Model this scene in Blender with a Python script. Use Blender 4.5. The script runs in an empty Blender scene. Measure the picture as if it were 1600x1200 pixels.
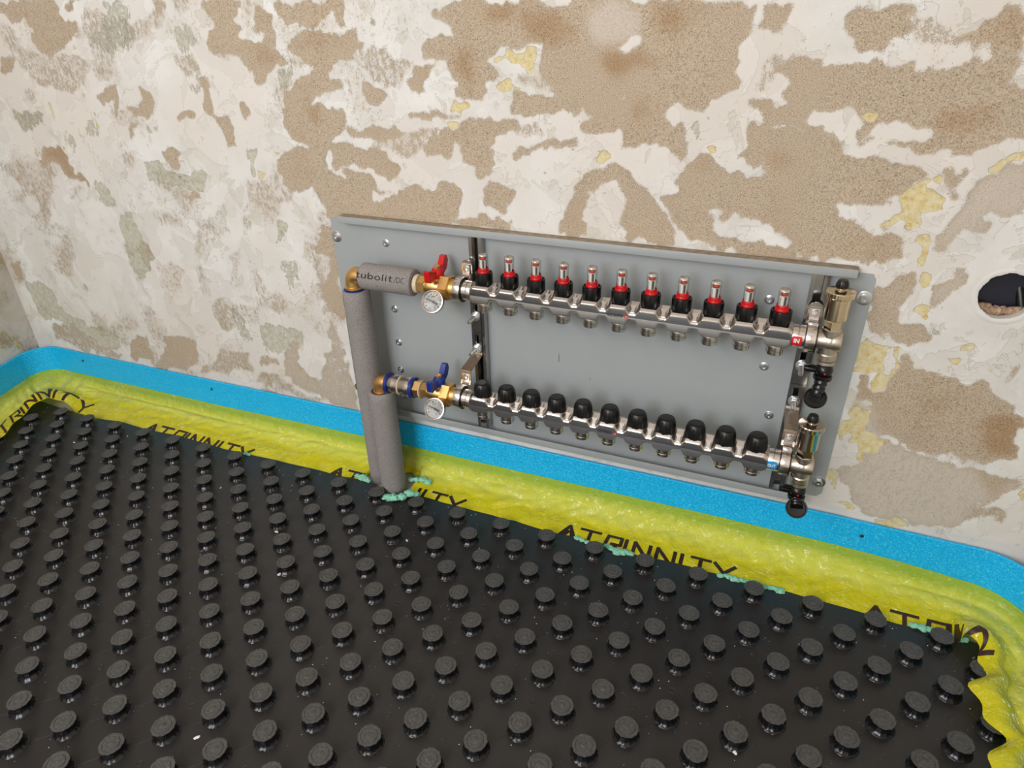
import bpy, bmesh, math, random
import numpy as np
from mathutils import Vector, Matrix, noise

random.seed(7)
SC = bpy.context.scene
COL = SC.collection
MM = 0.001
PI = math.pi

# ------------------------------------------------------------------ camera, world, light, exposure
cam_d = bpy.data.cameras.new('camera')
cam = bpy.data.objects.new('camera', cam_d)
COL.objects.link(cam)
cam_d.sensor_width = 36.0
cam_d.lens = 23.883
cam_d.clip_start = 0.01
cam.matrix_world = Matrix(((0.921976, -0.169776, 0.348047, 0.50209),
                           (0.386454, 0.460873, -0.798905, -1.09702),
                           (-0.024771, 0.871075, 0.490524, 0.94361),
                           (0, 0, 0, 1)))
SC.camera = cam
world = bpy.data.worlds.new('world')
SC.world = world
world.use_nodes = True
world.node_tree.nodes['Background'].inputs[0].default_value = (0.86, 0.93, 1.0, 1)
world.node_tree.nodes['Background'].inputs[1].default_value = 1.0

def area(name, loc, target, sx, sy, power, color):
    d = bpy.data.lights.new(name, 'AREA')
    d.shape = 'RECTANGLE'; d.size = sx; d.size_y = sy; d.energy = power; d.color = color
    o = bpy.data.objects.new(name, d); COL.objects.link(o)
    o.location = loc
    o.rotation_euler = (Vector(target) - Vector(loc)).to_track_quat('-Z', 'Y').to_euler()
    return o
# daylight coming through the window in the wall behind the camera
area('window_daylight', (-0.35, -3.05, 1.55), (-0.35, 0.0, 0.9), 1.3, 1.3, 82.0, (0.90, 0.955, 1.0))
area('side_sheen_fill', (-0.84, -1.95, 1.5), (0.1, -0.9, 0.2), 0.9, 1.1, 34.0, (1.0, 0.965, 0.91))  # added lamp for sheen on the mat; left wall has no window
SC.view_settings.view_transform = 'Standard'
SC.view_settings.look = 'None'
SC.view_settings.gamma = 1.0
SC.view_settings.use_curve_mapping = False
SC.view_settings.exposure = -0.44

# ------------------------------------------------------------------ materials
def srgb(r, g, b):
    f = lambda c: (c / 255 / 12.92) if c / 255 <= 0.04045 else ((c / 255 + 0.055) / 1.055) ** 2.4
    return (f(r), f(g), f(b), 1)

def new_mat(name):
    m = bpy.data.materials.new(name); m.use_nodes = True
    return m, m.node_tree, m.node_tree.nodes, m.node_tree.links, m.node_tree.nodes['Principled BSDF']

def nz(N, L, scale, detail=4, rough=0.55, vec=None, dim='3D'):
    n = N.new('ShaderNodeTexNoise'); n.inputs['Scale'].default_value = scale
    n.inputs['Detail'].default_value = detail; n.inputs['Roughness'].default_value = rough
    if vec is not None: L.new(vec, n.inputs['Vector'])
    return n

def ramp(N, L, src, stops):
    r = N.new('ShaderNodeValToRGB'); e = r.color_ramp.elements
    while len(e) > 1: e.remove(e[-1])
    e[0].position = stops[0][0]; e[0].color = stops[0][1]
    for p, c in stops[1:]:
        q = e.new(p); q.color = c
    L.new(src, r.inputs[0])
    return r

def mixc(N, L, fac, a, b, mode='MIX'):
    m = N.new('ShaderNodeMix'); m.data_type = 'RGBA'; m.blend_type = mode
    for s, v in ((m.inputs[0], fac), (m.inputs[6], a), (m.inputs[7], b)):
        if isinstance(v, (int, float)): s.default_value = v
        elif isinstance(v, tuple): s.default_value = v
        else: L.new(v, s)
    return m.outputs[2]

def mth(N, L, op, a, b=None, clamp=False):
    m = N.new('ShaderNodeMath'); m.operation = op; m.use_clamp = clamp
    for s, v in ((m.inputs[0], a), (m.inputs[1], b)):
        if v is None: continue
        if isinstance(v, (int, float)): s.default_value = v
        else: L.new(v, s)
    return m.outputs[0]

def sstep(N, L, v, lo, hi):
    m = N.new('ShaderNodeMapRange'); m.interpolation_type = 'SMOOTHSTEP'
    L.new(v, m.inputs[0]); m.inputs[1].default_value = lo; m.inputs[2].default_value = hi
    return m.outputs[0]

def schlick(N, L, k=1.0, normal=None):
    lw = N.new('ShaderNodeLayerWeight'); lw.inputs['Blend'].default_value = 0.5
    if normal is not None: L.new(normal, lw.inputs['Normal'])
    p = mth(N, L, 'POWER', lw.outputs['Facing'], 4.0)
    return mth(N, L, 'ADD', mth(N, L, 'MULTIPLY', p, 0.9 * k), 0.045 * k)

def coords(N):
    return N.new('ShaderNodeTexCoord').outputs['Object']

def pos(N):
    return N.new('ShaderNodeNewGeometry').outputs['Position']

def bump(N, L, h, strength, dist, bsdf):
    b = N.new('ShaderNodeBump'); b.inputs['Strength'].default_value = strength; b.inputs['Distance'].default_value = dist
    L.new(h, b.inputs['Height']); L.new(b.outputs[0], bsdf.inputs['Normal'])
    return b

def simple(name, col, rough=0.5, metal=0.0, var=0.12, vscale=60, bstr=0.0, bscale=300, bdist=0.0005, spec=0.5, coat=0.0):
    m, T, N, L, P = new_mat(name)
    v = pos(N)
    n = nz(N, L, vscale, 3, vec=v)
    dark = tuple(c * (1 - var) for c in col[:3]) + (1,)
    light = tuple(min(1, c * (1 + var)) for c in col[:3]) + (1,)
    L.new(ramp(N, L, n.outputs[0], [(0.3, dark), (0.7, light)]).outputs[0], P.inputs['Base Color'])
    P.inputs['Roughness'].default_value = rough; P.inputs['Metallic'].default_value = metal
    P.inputs['Specular IOR Level'].default_value = spec
    P.inputs['Coat Weight'].default_value = coat
    if bstr:
        b = nz(N, L, bscale, 4, vec=v)
        bump(N, L, b.outputs[0], bstr, bdist, P)
    return m

M = {}
M['panel'] = simple('grey_panel_paint', srgb(163, 167, 169), 0.42, 0, 0.03, 8, 0.06, 400, 0.0003)
M['dusty'] = simple('dusty_grey_edge', srgb(150, 135, 116), 0.9, 0, 0.25, 90, 0.3, 600)
M['zinc'] = simple('zinc_plated_steel', srgb(222, 224, 228), 0.28, 1, 0.08, 50)
M['rail'] = simple('galvanised_rail', srgb(178, 176, 174), 0.2, 1, 0.08, 40)
M['nickel'] = simple('nickel_plated_brass', srgb(218, 208, 202), 0.2, 1, 0.06, 60)
M['nickel_matt'] = simple('cast_nickel', srgb(205, 192, 178), 0.36, 1, 0.08, 160, 0.1, 900, 0.0003)
M['bronze'] = simple('warm_nickel', srgb(224, 206, 174), 0.15, 1, 0.06, 60)
M['bend'] = simple('brownish_steel', srgb(186, 172, 158), 0.3, 1, 0.1, 90, 0.08, 500, 0.0003)
M['dark_nickel'] = simple('dark_nickel', srgb(206, 188, 168), 0.15, 1, 0.06, 60)
M['face'] = simple('brushed_steel_face', srgb(190, 192, 196), 0.36, 1, 0.04, 30, 0.05, 1400, 0.0002)
M['brass'] = simple('yellow_brass', srgb(232, 190, 122), 0.36, 1, 0.08, 70, 0.06, 500, 0.0003)
M['copper'] = simple('gunmetal_elbow', srgb(218, 172, 112), 0.45, 1, 0.10, 80, 0.12, 700, 0.0003)
M['black'] = simple('black_plastic', srgb(13, 12, 13), 0.26, 0, 0.2, 80)
M['black_soft'] = simple('black_matt_plastic', srgb(15, 14, 14), 0.36, 0, 0.2, 80, 0.1, 500)
M['red'] = simple('red_plastic', srgb(196, 14, 22), 0.35, 0, 0.08, 60)
M['blue'] = simple('blue_plastic', srgb(14, 48, 140), 0.35, 0, 0.1, 60)
M['navy'] = simple('dark_blue_ring', srgb(20, 44, 130), 0.35, 0, 0.1, 60)
M['white'] = simple('white_print', srgb(232, 232, 230), 0.5, 0, 0.02, 60)
M['dial'] = simple('white_dial', srgb(226, 226, 226), 0.4, 0, 0.02, 60)
M['ink'] = simple('black_ink', srgb(30, 24, 22), 0.6, 0, 0.2, 60)
M['film_ink'] = simple('dark_brown_film_ink', srgb(52, 26, 8), 0.35, 0, 0.2, 60)
M['label_red'] = simple('red_label', srgb(206, 24, 40), 0.4, 0, 0.04, 60)
M['label_blue'] = simple('blue_label', srgb(0, 140, 205), 0.4, 0, 0.04, 60)
M['mint'] = simple('mint_foam', srgb(140, 205, 178), 0.9, 0, 0.18, 200, 0.5, 400, 0.001)
M['crumb'] = simple('white_plaster_crumb', srgb(232, 228, 220), 0.9, 0, 0.1, 200)
M['pale'] = simple('pale_clear_plastic', srgb(206, 196, 180), 0.2, 0, 0.2, 700)
M['fiber'] = simple('pale_fibre_ring', srgb(214, 196, 168), 0.7, 0, 0.08, 200)
M['screed'] = simple('pale_screed', srgb(178, 172, 160), 0.9, 0, 0.12, 6, 0.2, 120)
M['plain'] = simple('plain_plaster', srgb(222, 214, 204), 0.9, 0, 0.06, 3, 0.2, 60, 0.002)
M['ceil'] = simple('ceiling_plaster', srgb(228, 226, 222), 0.9, 0, 0.03, 3)
M['nail'] = simple('dark_nail', srgb(62, 58, 60), 0.45, 0.6, 0.2, 60)
M['navybox'] = simple('dark_box_plastic', srgb(24, 25, 42), 0.4, 0, 0.2, 60)
M['mortar'] = simple('crumbly_mortar', srgb(178, 148, 122), 0.95, 0, 0.35, 220, 0.8, 300, 0.003)
M['scratch'] = simple('black_scratch', srgb(40, 42, 42), 0.7, 0, 0.1, 60)

def brushed():
    m, T, N, L, P = new_mat('brushed_steel_face')
    mp = N.new('ShaderNodeMapping'); mp.inputs['Scale'].default_value = (14, 14, 2600); L.new(pos(N), mp.inputs[0])
    n = nz(N, L, 1.0, 2, 0.5, vec=mp.outputs[0])
    L.new(ramp(N, L, n.outputs[0], [(0.3, srgb(176, 176, 178)), (0.7, srgb(200, 200, 203))]).outputs[0], P.inputs['Base Color'])
    P.inputs['Metallic'].default_value = 1.0; P.inputs['Roughness'].default_value = 0.26
    bump(N, L, n.outputs[0], 0.3, 0.00003, P)
    return m
M['face'] = brushed()

def foam_grey():
    m, T, N, L, P = new_mat('grey_pipe_foam')
    v = pos(N)
    n1 = nz(N, L, 620, 3, 0.75, vec=v); n2 = nz(N, L, 30, 3, vec=v)
    c = ramp(N, L, n1.outputs[0], [(0.3, srgb(100, 95, 94)), (0.5, srgb(152, 145, 142)), (0.72, srgb(186, 178, 175))])
    c2 = mixc(N, L, mth(N, L, 'MULTIPLY', n2.outputs[0], 0.5), c.outputs[0], srgb(118, 112, 110))
    L.new(c2, P.inputs['Base Color']); P.inputs['Roughness'].default_value = 0.85
    bump(N, L, n1.outputs[0], 0.5, 0.0015, P)
    return m
M['foam'] = foam_grey()

def foam_blue():
    m, T, N, L, P = new_mat('blue_edge_foam')
    v = pos(N)
    n1 = nz(N, L, 330, 2, 0.6, vec=v)
    c = ramp(N, L, n1.outputs[0], [(0.3, srgb(0, 170, 232)), (0.55, srgb(0, 190, 252)), (0.75, srgb(100, 222, 255))])
    L.new(c.outputs[0], P.inputs['Base Color']); P.inputs['Roughness'].default_value = 0.42
    bump(N, L, n1.outputs[0], 0.6, 0.0016, P)
    return m
M['blue_foam'] = foam_blue()

def mat_black():
    m, T, N, L, P = new_mat('black_moulded_sheet')
    v = pos(N)
    n1 = nz(N, L, 14, 3, vec=v); n2 = nz(N, L, 500, 3, 0.7, vec=v); n3 = nz(N, L, 5, 2, vec=v)
    c = ramp(N, L, n2.outputs[0], [(0.35, srgb(37, 35, 35)), (0.7, srgb(46, 43, 42)), (0.86, srgb(72, 68, 66))])
    L.new(c.outputs[0], P.inputs['Base Color'])
    r = ramp(N, L, n1.outputs[0], [(0.3, (0.32, 0.32, 0.32, 1)), (0.7, (0.44, 0.44, 0.44, 1))])
    L.new(r.outputs[0], P.inputs['Roughness'])
    bump(N, L, n3.outputs[0], 0.25, 0.006, P)
    return m
M['sheet'] = mat_black()

def knob_black():
    m, T, N, L, P = new_mat('black_knob_plastic')
    o = coords(N)
    sep = N.new('ShaderNodeSeparateXYZ'); L.new(o, sep.inputs[0])
    up = sstep(N, L, sep.outputs[2], 0.0178, 0.0186)      # moulded top face matt and mottled; sides below coloured darker for shade under it
    n = nz(N, L, 350, 4, 0.7, vec=pos(N)); n2 = nz(N, L, 9, 2, vec=pos(N))
    top = ramp(N, L, n.outputs[0], [(0.3, srgb(58, 56, 55)), (0.55, srgb(76, 74, 72)), (0.8, srgb(112, 108, 106))])
    L.new(mixc(N, L, up, srgb(15, 15, 18), top.outputs[0]), P.inputs['Base Color'])
    L.new(mth(N, L, 'ADD', mth(N, L, 'MULTIPLY', up, 0.4), 0.22), P.inputs['Roughness'])
    bump(N, L, n.outputs[0], 0.15, 0.0006, P)
    return m
M['knob'] = knob_black()

def film():
    m, T, N, L, P = new_mat('yellow_plastic_film')
    N.remove(P)
    out = N['Material Output']
    v = pos(N)
    at = N.new('ShaderNodeAttribute'); at.attribute_name = 'down'
    crinkle = nz(N, L, 46, 5, 0.62, vec=v); crinkle.inputs['Distortion'].default_value = 1.1
    fine = nz(N, L, 160, 3, 0.6, vec=v)
    h = mth(N, L, 'ADD', crinkle.outputs[0], mth(N, L, 'MULTIPLY', fine.outputs[0], 0.3))
    b = N.new('ShaderNodeBump'); b.inputs['Strength'].default_value = 0.55; b.inputs['Distance'].default_value = 0.006
    L.new(h, b.inputs['Height'])
    tint = mixc(N, L, crinkle.outputs[0], srgb(246, 240, 40), srgb(250, 248, 130))
    tint = mixc(N, L, sstep(N, L, at.outputs['Fac'], 0.5, 0.72), tint, srgb(252, 236, 6))
    tr = N.new('ShaderNodeBsdfTransparent'); tr.inputs[0].default_value = (0.92, 0.95, 0.16, 1)
    di = N.new('ShaderNodeBsdfDiffuse'); L.new(tint, di.inputs[0]); L.new(b.outputs[0], di.inputs['Normal'])
    tl = N.new('ShaderNodeBsdfTranslucent'); L.new(tint, tl.inputs[0])
    gl = N.new('ShaderNodeBsdfGlossy'); gl.inputs['Roughness'].default_value = 0.12; b2 = N.new('ShaderNodeBump'); b2.inputs['Strength'].default_value = 1.0; b2.inputs['Distance'].default_value = 0.011; cr = nz(N, L, 30, 3, 0.6, vec=v); cr.inputs['Distortion'].default_value = 2.2
    ri = mth(N, L, 'POWER', mth(N, L, 'SUBTRACT', 1.0, mth(N, L, 'ABSOLUTE', mth(N, L, 'MULTIPLY', mth(N, L, 'SUBTRACT', cr.outputs[0], 0.5), 7.0)), True), 2.5)
    L.new(mth(N, L, 'ADD', mth(N, L, 'MULTIPLY', h, 0.35), mth(N, L, 'MULTIPLY', ri, 0.5)), b2.inputs['Height']); L.new(b2.outputs[0], gl.inputs['Normal'])
    s1 = N.new('ShaderNodeMixShader'); s1.inputs[0].default_value = 0.18
    L.new(di.outputs[0], s1.inputs[1]); L.new(tl.outputs[0], s1.inputs[2])
    s2 = N.new('ShaderNodeMixShader')
    # clear where it is glued flat on the foam, milky where it is crumpled and doubled
    edge = mth(N, L, 'ADD', at.outputs['Fac'], mth(N, L, 'MULTIPLY', mth(N, L, 'SUBTRACT', crinkle.outputs[0], 0.5), 0.25))
    f = N.new('ShaderNodeMapRange'); L.new(edge, f.inputs[0]); f.inputs[1].default_value = 0.15; f.inputs[2].default_value = 0.36
    f.inputs[3].default_value = 0.46; f.inputs[4].default_value = 0.84
    L.new(f.outputs[0], s2.inputs[0]); L.new(tr.outputs[0], s2.inputs[1]); L.new(s1.outputs[0], s2.inputs[2])
    fr = mth(N, L, 'MINIMUM', schlick(N, L, 2.6), 0.30)
    s3 = N.new('ShaderNodeMixShader'); L.new(fr, s3.inputs[0]); L.new(s2.outputs[0], s3.inputs[1]); L.new(gl.outputs[0], s3.inputs[2])
    L.new(s3.outputs[0], out.inputs['Surface'])
    return m
M['film'] = film()

def glass():
    m, T, N, L, P = new_mat('clear_tube')
    N.remove(P)
    n = nz(N, L, 900, 2, vec=pos(N))
    tr = N.new('ShaderNodeBsdfTransparent'); tr.inputs[0].default_value = (0.93, 0.93, 0.90, 1)
    gl = N.new('ShaderNodeBsdfGlossy'); gl.inputs['Roughness'].default_value = 0.05
    b = N.new('ShaderNodeBump'); b.inputs['Strength'].default_value = 0.15; b.inputs['Distance'].default_value = 0.0004; L.new(n.outputs[0], b.inputs['Height'])
    L.new(b.outputs[0], gl.inputs['Normal'])
    fr = schlick(N, L, 2.2)
    s = N.new('ShaderNodeMixShader'); L.new(fr, s.inputs[0]); L.new(tr.outputs[0], s.inputs[1]); L.new(gl.outputs[0], s.inputs[2])
    L.new(s.outputs[0], N['Material Output'].inputs['Surface'])
    return m
M['glass'] = glass()

def old_wall():
    m, T, N, L, P = new_mat('stripped_old_plaster')
    v = pos(N)
    at = N.new('ShaderNodeAttribute'); at.attribute_name = 'wear'
    sp = N.new('ShaderNodeSeparateColor'); L.new(at.outputs['Color'], sp.inputs[0])
    at2 = N.new('ShaderNodeAttribute'); at2.attribute_name = 'stain'
    grain = nz(N, L, 560, 3, 0.8, vec=v)
    mpv = N.new('ShaderNodeMapping'); mpv.inputs['Scale'].default_value = (150, 150, 62); mpv.inputs['Rotation'].default_value = (0, 0.35, 0); L.new(v, mpv.inputs[0])
    streak = nz(N, L, 1.0, 3, 0.6, vec=mpv.outputs[0])
    mid = nz(N, L, 95, 4, 0.65, vec=v)
    big = nz(N, L, 9, 4, 0.6, vec=v)
    huge = nz(N, L, 3.2, 3, 0.5, vec=v)
    j = mth(N, L, 'ADD', mth(N, L, 'MULTIPLY', mth(N, L, 'SUBTRACT', grain.outputs[0], 0.5), 2.0),
            mth(N, L, 'MULTIPLY', mth(N, L, 'ADD', mth(N, L, 'SUBTRACT', mid.outputs[0], 0.5), mth(N, L, 'SUBTRACT', streak.outputs[0], 0.5)), 0.95))
    fS = sstep(N, L, mth(N, L, 'ADD', sp.outputs[0], j), 0.48, 0.54)
    jg = mth(N, L, 'ADD', mth(N, L, 'MULTIPLY', mth(N, L, 'SUBTRACT', streak.outputs[0], 0.5), 1.7),
             mth(N, L, 'MULTIPLY', mth(N, L, 'SUBTRACT', grain.outputs[0], 0.5), 0.7))
    fG = sstep(N, L, mth(N, L, 'ADD', sp.outputs[1], jg), 0.47, 0.53)
    fY = sstep(N, L, mth(N, L, 'ADD', sp.outputs[2], mth(N, L, 'MULTIPLY', mth(N, L, 'SUBTRACT', mid.outputs[0], 0.5), 1.1)), 0.46, 0.54)
    # bare sand render: pale and dark grains with brown stains
    sand = ramp(N, L, grain.outputs[0], [(0.30, srgb(78, 64, 54)), (0.375, srgb(138, 120, 102)), (0.44, srgb(180, 161, 139)), (0.56, srgb(193, 175, 153)), (0.70, srgb(216, 202, 184))])
    stained = mixc(N, L, 1.0, sand.outputs[0], (0.80, 0.67, 0.53, 1), 'MULTIPLY')
    st = mth(N, L, 'ADD', at2.outputs['Fac'], mth(N, L, 'MULTIPLY', mth(N, L, 'SUBTRACT', big.outputs[0], 0.46), 1.7))
    sand2 = mixc(N, L, sstep(N, L, st, 0.05, 0.95), sand.outputs[0], stained)
    pale = mixc(N, L, 0.55, sand.outputs[0], srgb(214, 204, 194))
    sand3 = mixc(N, L, sstep(N, L, mth(N, L, 'MULTIPLY', at2.outputs['Fac'], -1.0), 0.05, 0.6), sand2, pale)
    # old white paint / filler
    wh = ramp(N, L, big.outputs[0], [(0.30, srgb(213, 209, 204)), (0.5, srgb(226, 222, 218)), (0.72, srgb(234, 232, 230))])
    warm = mixc(N, L, sstep(N, L, huge.outputs[0], 0.42, 0.62), wh.outputs[0], srgb(224, 216, 209))
    fleck = mixc(N, L, sstep(N, L, grain.outputs[0], 0.70, 0.78), warm, srgb(190, 172, 150))
    # thin scraped paint with the render showing through
    thin = sstep(N, L, mth(N, L, 'ADD', sp.outputs[0], mth(N, L, 'MULTIPLY', mth(N, L, 'SUBTRACT', mid.outputs[0], 0.5), 0.35)), 0.16, 0.34)
    lay = nz(N, L, 8.5, 6, 0.62, vec=v); lay.inputs['Distortion'].default_value = 0.8
    fL = sstep(N, L, lay.outputs[0], 0.515, 0.53)
    lay2 = nz(N, L, 15.0, 6, 0.62, vec=v); lay2.inputs['Distortion'].default_value = 0.6
    fL2 = sstep(N, L, lay2.outputs[0], 0.60, 0.612)
    fleck = mixc(N, L, mth(N, L, 'MULTIPLY', fL, 0.36), fleck, srgb(210, 201, 193))
    fleck = mixc(N, L, mth(N, L, 'MULTIPLY', fL2, 0.5), fleck, srgb(203, 196, 182))
    white2 = mixc(N, L, mth(N, L, 'MULTIPLY', thin, 0.32), fleck, srgb(204, 190, 174))
    green = ramp(N, L, mid.outputs[0], [(0.34, srgb(200, 194, 178)), (0.5, srgb(182, 178, 158)), (0.68, srgb(160, 152, 122))])
    yel = ramp(N, L, mid.outputs[0], [(0.32, srgb(224, 214, 184)), (0.52, srgb(216, 200, 154)), (0.72, srgb(204, 172, 104))])
    c = mixc(N, L, fS, white2, sand3)
    c = mixc(N, L, mth(N, L, 'MULTIPLY', fG, 0.72), c, green.outputs[0])
    c = mixc(N, L, fY, c, yel.outputs[0])
    # hairline cracks of the paint skin
    vo = N.new('ShaderNodeTexVoronoi'); vo.feature = 'DISTANCE_TO_EDGE'; vo.inputs['Scale'].default_value = 7.0
    wv = N.new('ShaderNodeVectorMath'); wv.operation = 'ADD'
    wn = nz(N, L, 14, 4, 0.7, vec=v)
    sc = N.new('ShaderNodeVectorMath'); sc.operation = 'SCALE'; sc.inputs['Scale'].default_value = 0.16
    L.new(wn.outputs['Color'], sc.inputs[0]); L.new(v, wv.inputs[0]); L.new(sc.outputs[0], wv.inputs[1]); L.new(wv.outputs[0], vo.inputs['Vector'])
    crack = mth(N, L, 'MULTIPLY', mth(N, L, 'LESS_THAN', vo.outputs['Distance'], 0.0035), mth(N, L, 'GREATER_THAN', nz(N, L, 4.1, 2, vec=v).outputs[0], 0.55))
    crack = mth(N, L, 'MULTIPLY', crack, mth(N, L, 'SUBTRACT', 1.0, fS))
    c = mixc(N, L, mth(N, L, 'MULTIPLY', crack, 0.4), c, srgb(150, 134, 116))
    L.new(c, P.inputs['Base Color'])
    P.inputs['Roughness'].default_value = 0.85
    P.inputs['Specular IOR Level'].default_value = 0.25
    hs = mth(N, L, 'MULTIPLY', mth(N, L, 'MULTIPLY', fS, grain.outputs[0]), 0.4)
    step = mth(N, L, 'SUBTRACT', hs, mth(N, L, 'MULTIPLY', mth(N, L, 'MAXIMUM', fS, mth(N, L, 'MAXIMUM', fG, fY)), 0.9))
    h = mth(N, L, 'ADD', step, mth(N, L, 'MULTIPLY', big.outputs[0], 1.2))
    h = mth(N, L, 'SUBTRACT', h, mth(N, L, 'MULTIPLY', mth(N, L, 'ADD', fL, fL2), mth(N, L, 'MULTIPLY', mth(N, L, 'SUBTRACT', 1.0, fS), 0.35)))
    h = mth(N, L, 'SUBTRACT', h, mth(N, L, 'MULTIPLY', crack, 0.7))
    bump(N, L, h, 0.75, 0.0016, P)
    return m
M['wall'] = old_wall()

# ------------------------------------------------------------------ mesh building (all sizes in millimetres)
class MB:
    def __init__(s): s.v = []; s.f = []
    def add(s, v, f, mx=None):
        o = len(s.v)
        s.v += [tuple(mx @ Vector(p)) if mx else tuple(p) for p in v]
        s.f += [tuple(o + i for i in q) for q in f]
        return s
    def box(s, x0, x1, y0, y1, z0, z1, b=0.0, mx=None):
        if b <= 0:
            v = [(x, y, z) for x in (x0, x1) for y in (y0, y1) for z in (z0, z1)]
            return s.add(v, [(0, 1, 3, 2), (4, 6, 7, 5), (0, 4, 5, 1), (2, 3, 7, 6), (0, 2, 6, 4), (1, 5, 7, 3)], mx)
        bm = bmesh.new(); bmesh.ops.create_cube(bm, size=1)
        for w in bm.verts:
            w.co = Vector(((x0 + x1) / 2 + w.co.x * (x1 - x0), (y0 + y1) / 2 + w.co.y * (y1 - y0), (z0 + z1) / 2 + w.co.z * (z1 - z0)))
        bmesh.ops.bevel(bm, geom=list(bm.edges), offset=b, segments=2, affect='EDGES', profile=0.5)
        bm.verts.index_update()
        s.add([w.co[:] for w in bm.verts], [[w.index for w in f.verts] for f in bm.faces], mx); bm.free()
        return s
    def lathe(s, prof, n=24, mx=None, rmod=None, a0=0.0, a1=2 * PI, cap=True):
        full = abs(a1 - a0 - 2 * PI) < 1e-6
        k = n if full else n + 1
        v = []; f = []
        for (r, z) in prof:
            for i in range(k):
                a = a0 + (a1 - a0) * i / n
                q = r * (rmod(a, r, z) if rmod else 1)
                v.append((q * math.cos(a), q * math.sin(a), z))
        for j in range(len(prof) - 1):
            for i in range(n):
                i2 = (i + 1) % k
                f.append((j * k + i, j * k + i2, (j + 1) * k + i2, (j + 1) * k + i))
        if full and cap:
            if prof[0][0] > 0.01: f.append(tuple(range(n - 1, -1, -1)))
            if prof[-1][0] > 0.01: f.append(tuple((len(prof) - 1) * k + i for i in range(n)))
        return s.add(v, f, mx)
    def prism(s, poly, y0, y1, mx=None):          # polygon in x,z extruded along y
        n = len(poly)
        v = [(x, y0, z) for x, z in poly] + [(x, y1, z) for x, z in poly]
        f = [tuple(range(n)), tuple(range(2 * n - 1, n - 1, -1))]
        f += [(i, n + i, n + (i + 1) % n, (i + 1) % n) for i in range(n)]
        return s.add(v, f, mx)
    def strip(s, pts, w, th, mx=None):             # bent flat bar: profile pts in y,z, width along x (w = x0,x1), thickness th
        n = len(pts); v = []
        for i, (y, z) in enumerate(pts):
            a = pts[max(0, i - 1)]; b = pts[min(n - 1, i + 1)]
            t = Vector((b[0] - a[0], b[1] - a[1])).normalized(); q = Vector((-t.y, t.x)) * th / 2
            for x in w:
                v.append((x, y + q.x, z + q.y)); v.append((x, y - q.x, z - q.y))
        f = [(0, 1, 3, 2), (4 * n - 4, 4 * n - 2, 4 * n - 1, 4 * n - 3)]
        for i in range(n - 1):
            o = 4 * i
            f += [(o, o + 2, o + 6, o + 4), (o + 1, o + 5, o + 7, o + 3), (o, o + 4, o + 5, o + 1), (o + 2, o + 3, o + 7, o + 6)]
        return s.add(v, f, mx)
    def tube(s, pts, r, n=16, cap=True):
        pts = [Vector(p) for p in pts]; R = r if isinstance(r, (list, tuple)) else [r] * len(pts)
        v = []; f = []; up = None
        for i, p in enumerate(pts):
            t = (pts[min(i + 1, len(pts) - 1)] - pts[max(i - 1, 0)]).normalized()
            if up is None: up = t.orthogonal().normalized()
            up = (up - t * up.dot(t)).normalized(); w = t.cross(up)
            for k in range(n):
                a = 2 * PI * k / n
                v.append(tuple(p + (up * math.cos(a) + w * math.sin(a)) * R[i]))
        for i in range(len(pts) - 1):
            for k in range(n):
                f.append((i * n + k, i * n + (k + 1) % n, (i + 1) * n + (k + 1) % n, (i + 1) * n + k))
        if cap:
            f.append(tuple(range(n - 1, -1, -1))); f.append(tuple((len(pts) - 1) * n + k for k in range(n)))
        return s.add(v, f)
    def blob(s, c, r, seed, sub=2, amp=0.35, sq=(1, 1, 1)):
        bm = bmesh.new(); bmesh.ops.create_icosphere(bm, subdivisions=sub, radius=1)
        for w in bm.verts:
            k = 1 + amp * noise.noise(w.co * 1.6 + Vector((seed * 3.1, seed, 0))) + amp * 0.5 * noise.noise(w.co * 4 + Vector((seed, 0, seed)))
            w.co = Vector((c[0] + w.co.x * k * r * sq[0], c[1] + w.co.y * k * r * sq[1], c[2] + w.co.z * k * r * sq[2]))
        bm.verts.index_update()
        s.add([w.co[:] for w in bm.verts], [[w.index for w in f.verts] for f in bm.faces]); bm.free()
        return s

def XA(x, y, z, ang=0):      # lathe axis along +x
    return Matrix.Translation((x, y, z)) @ Matrix.Rotation(PI / 2, 4, 'Y') @ Matrix.Rotation(ang, 4, 'Z')
def YA(x, y, z):             # lathe axis towards the room (-y)
    return Matrix.Translation((x, y, z)) @ Matrix.Rotation(PI / 2, 4, 'X')
def ZA(x, y, z, ang=0):
    return Matrix.Translation((x, y, z)) @ Matrix.Rotation(ang, 4, 'Z')
def hexmod(a, r, z):
    return math.cos(PI / 6) / math.cos((a % (PI / 3)) - PI / 6) * 1.06

def mk(name, mb, mat, off=(0, 0, 0), ang=35, fix=True):
    me = bpy.data.meshes.new(name)
    me.from_pydata([((x - off[0]) * MM, (y - off[1]) * MM, (z - off[2]) * MM) for x, y, z in mb.v], [], mb.f)
    if fix:
        bm = bmesh.new(); bm.from_mesh(me); bmesh.ops.recalc_face_normals(bm, faces=bm.faces); bm.to_mesh(me); bm.free()
    me.materials.append(M[mat])
    me.polygons.foreach_set('use_smooth', [True] * len(me.polygons))
    me.set_sharp_from_angle(angle=math.radians(ang))
    me.update()
    return me

def link(name, me, parent=None, loc=None):
    o = bpy.data.objects.new(name, me); COL.objects.link(o)
    if parent is not None: o.parent = parent
    if loc is not None: o.location = (loc[0] * MM, loc[1] * MM, loc[2] * MM)
    return o

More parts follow.
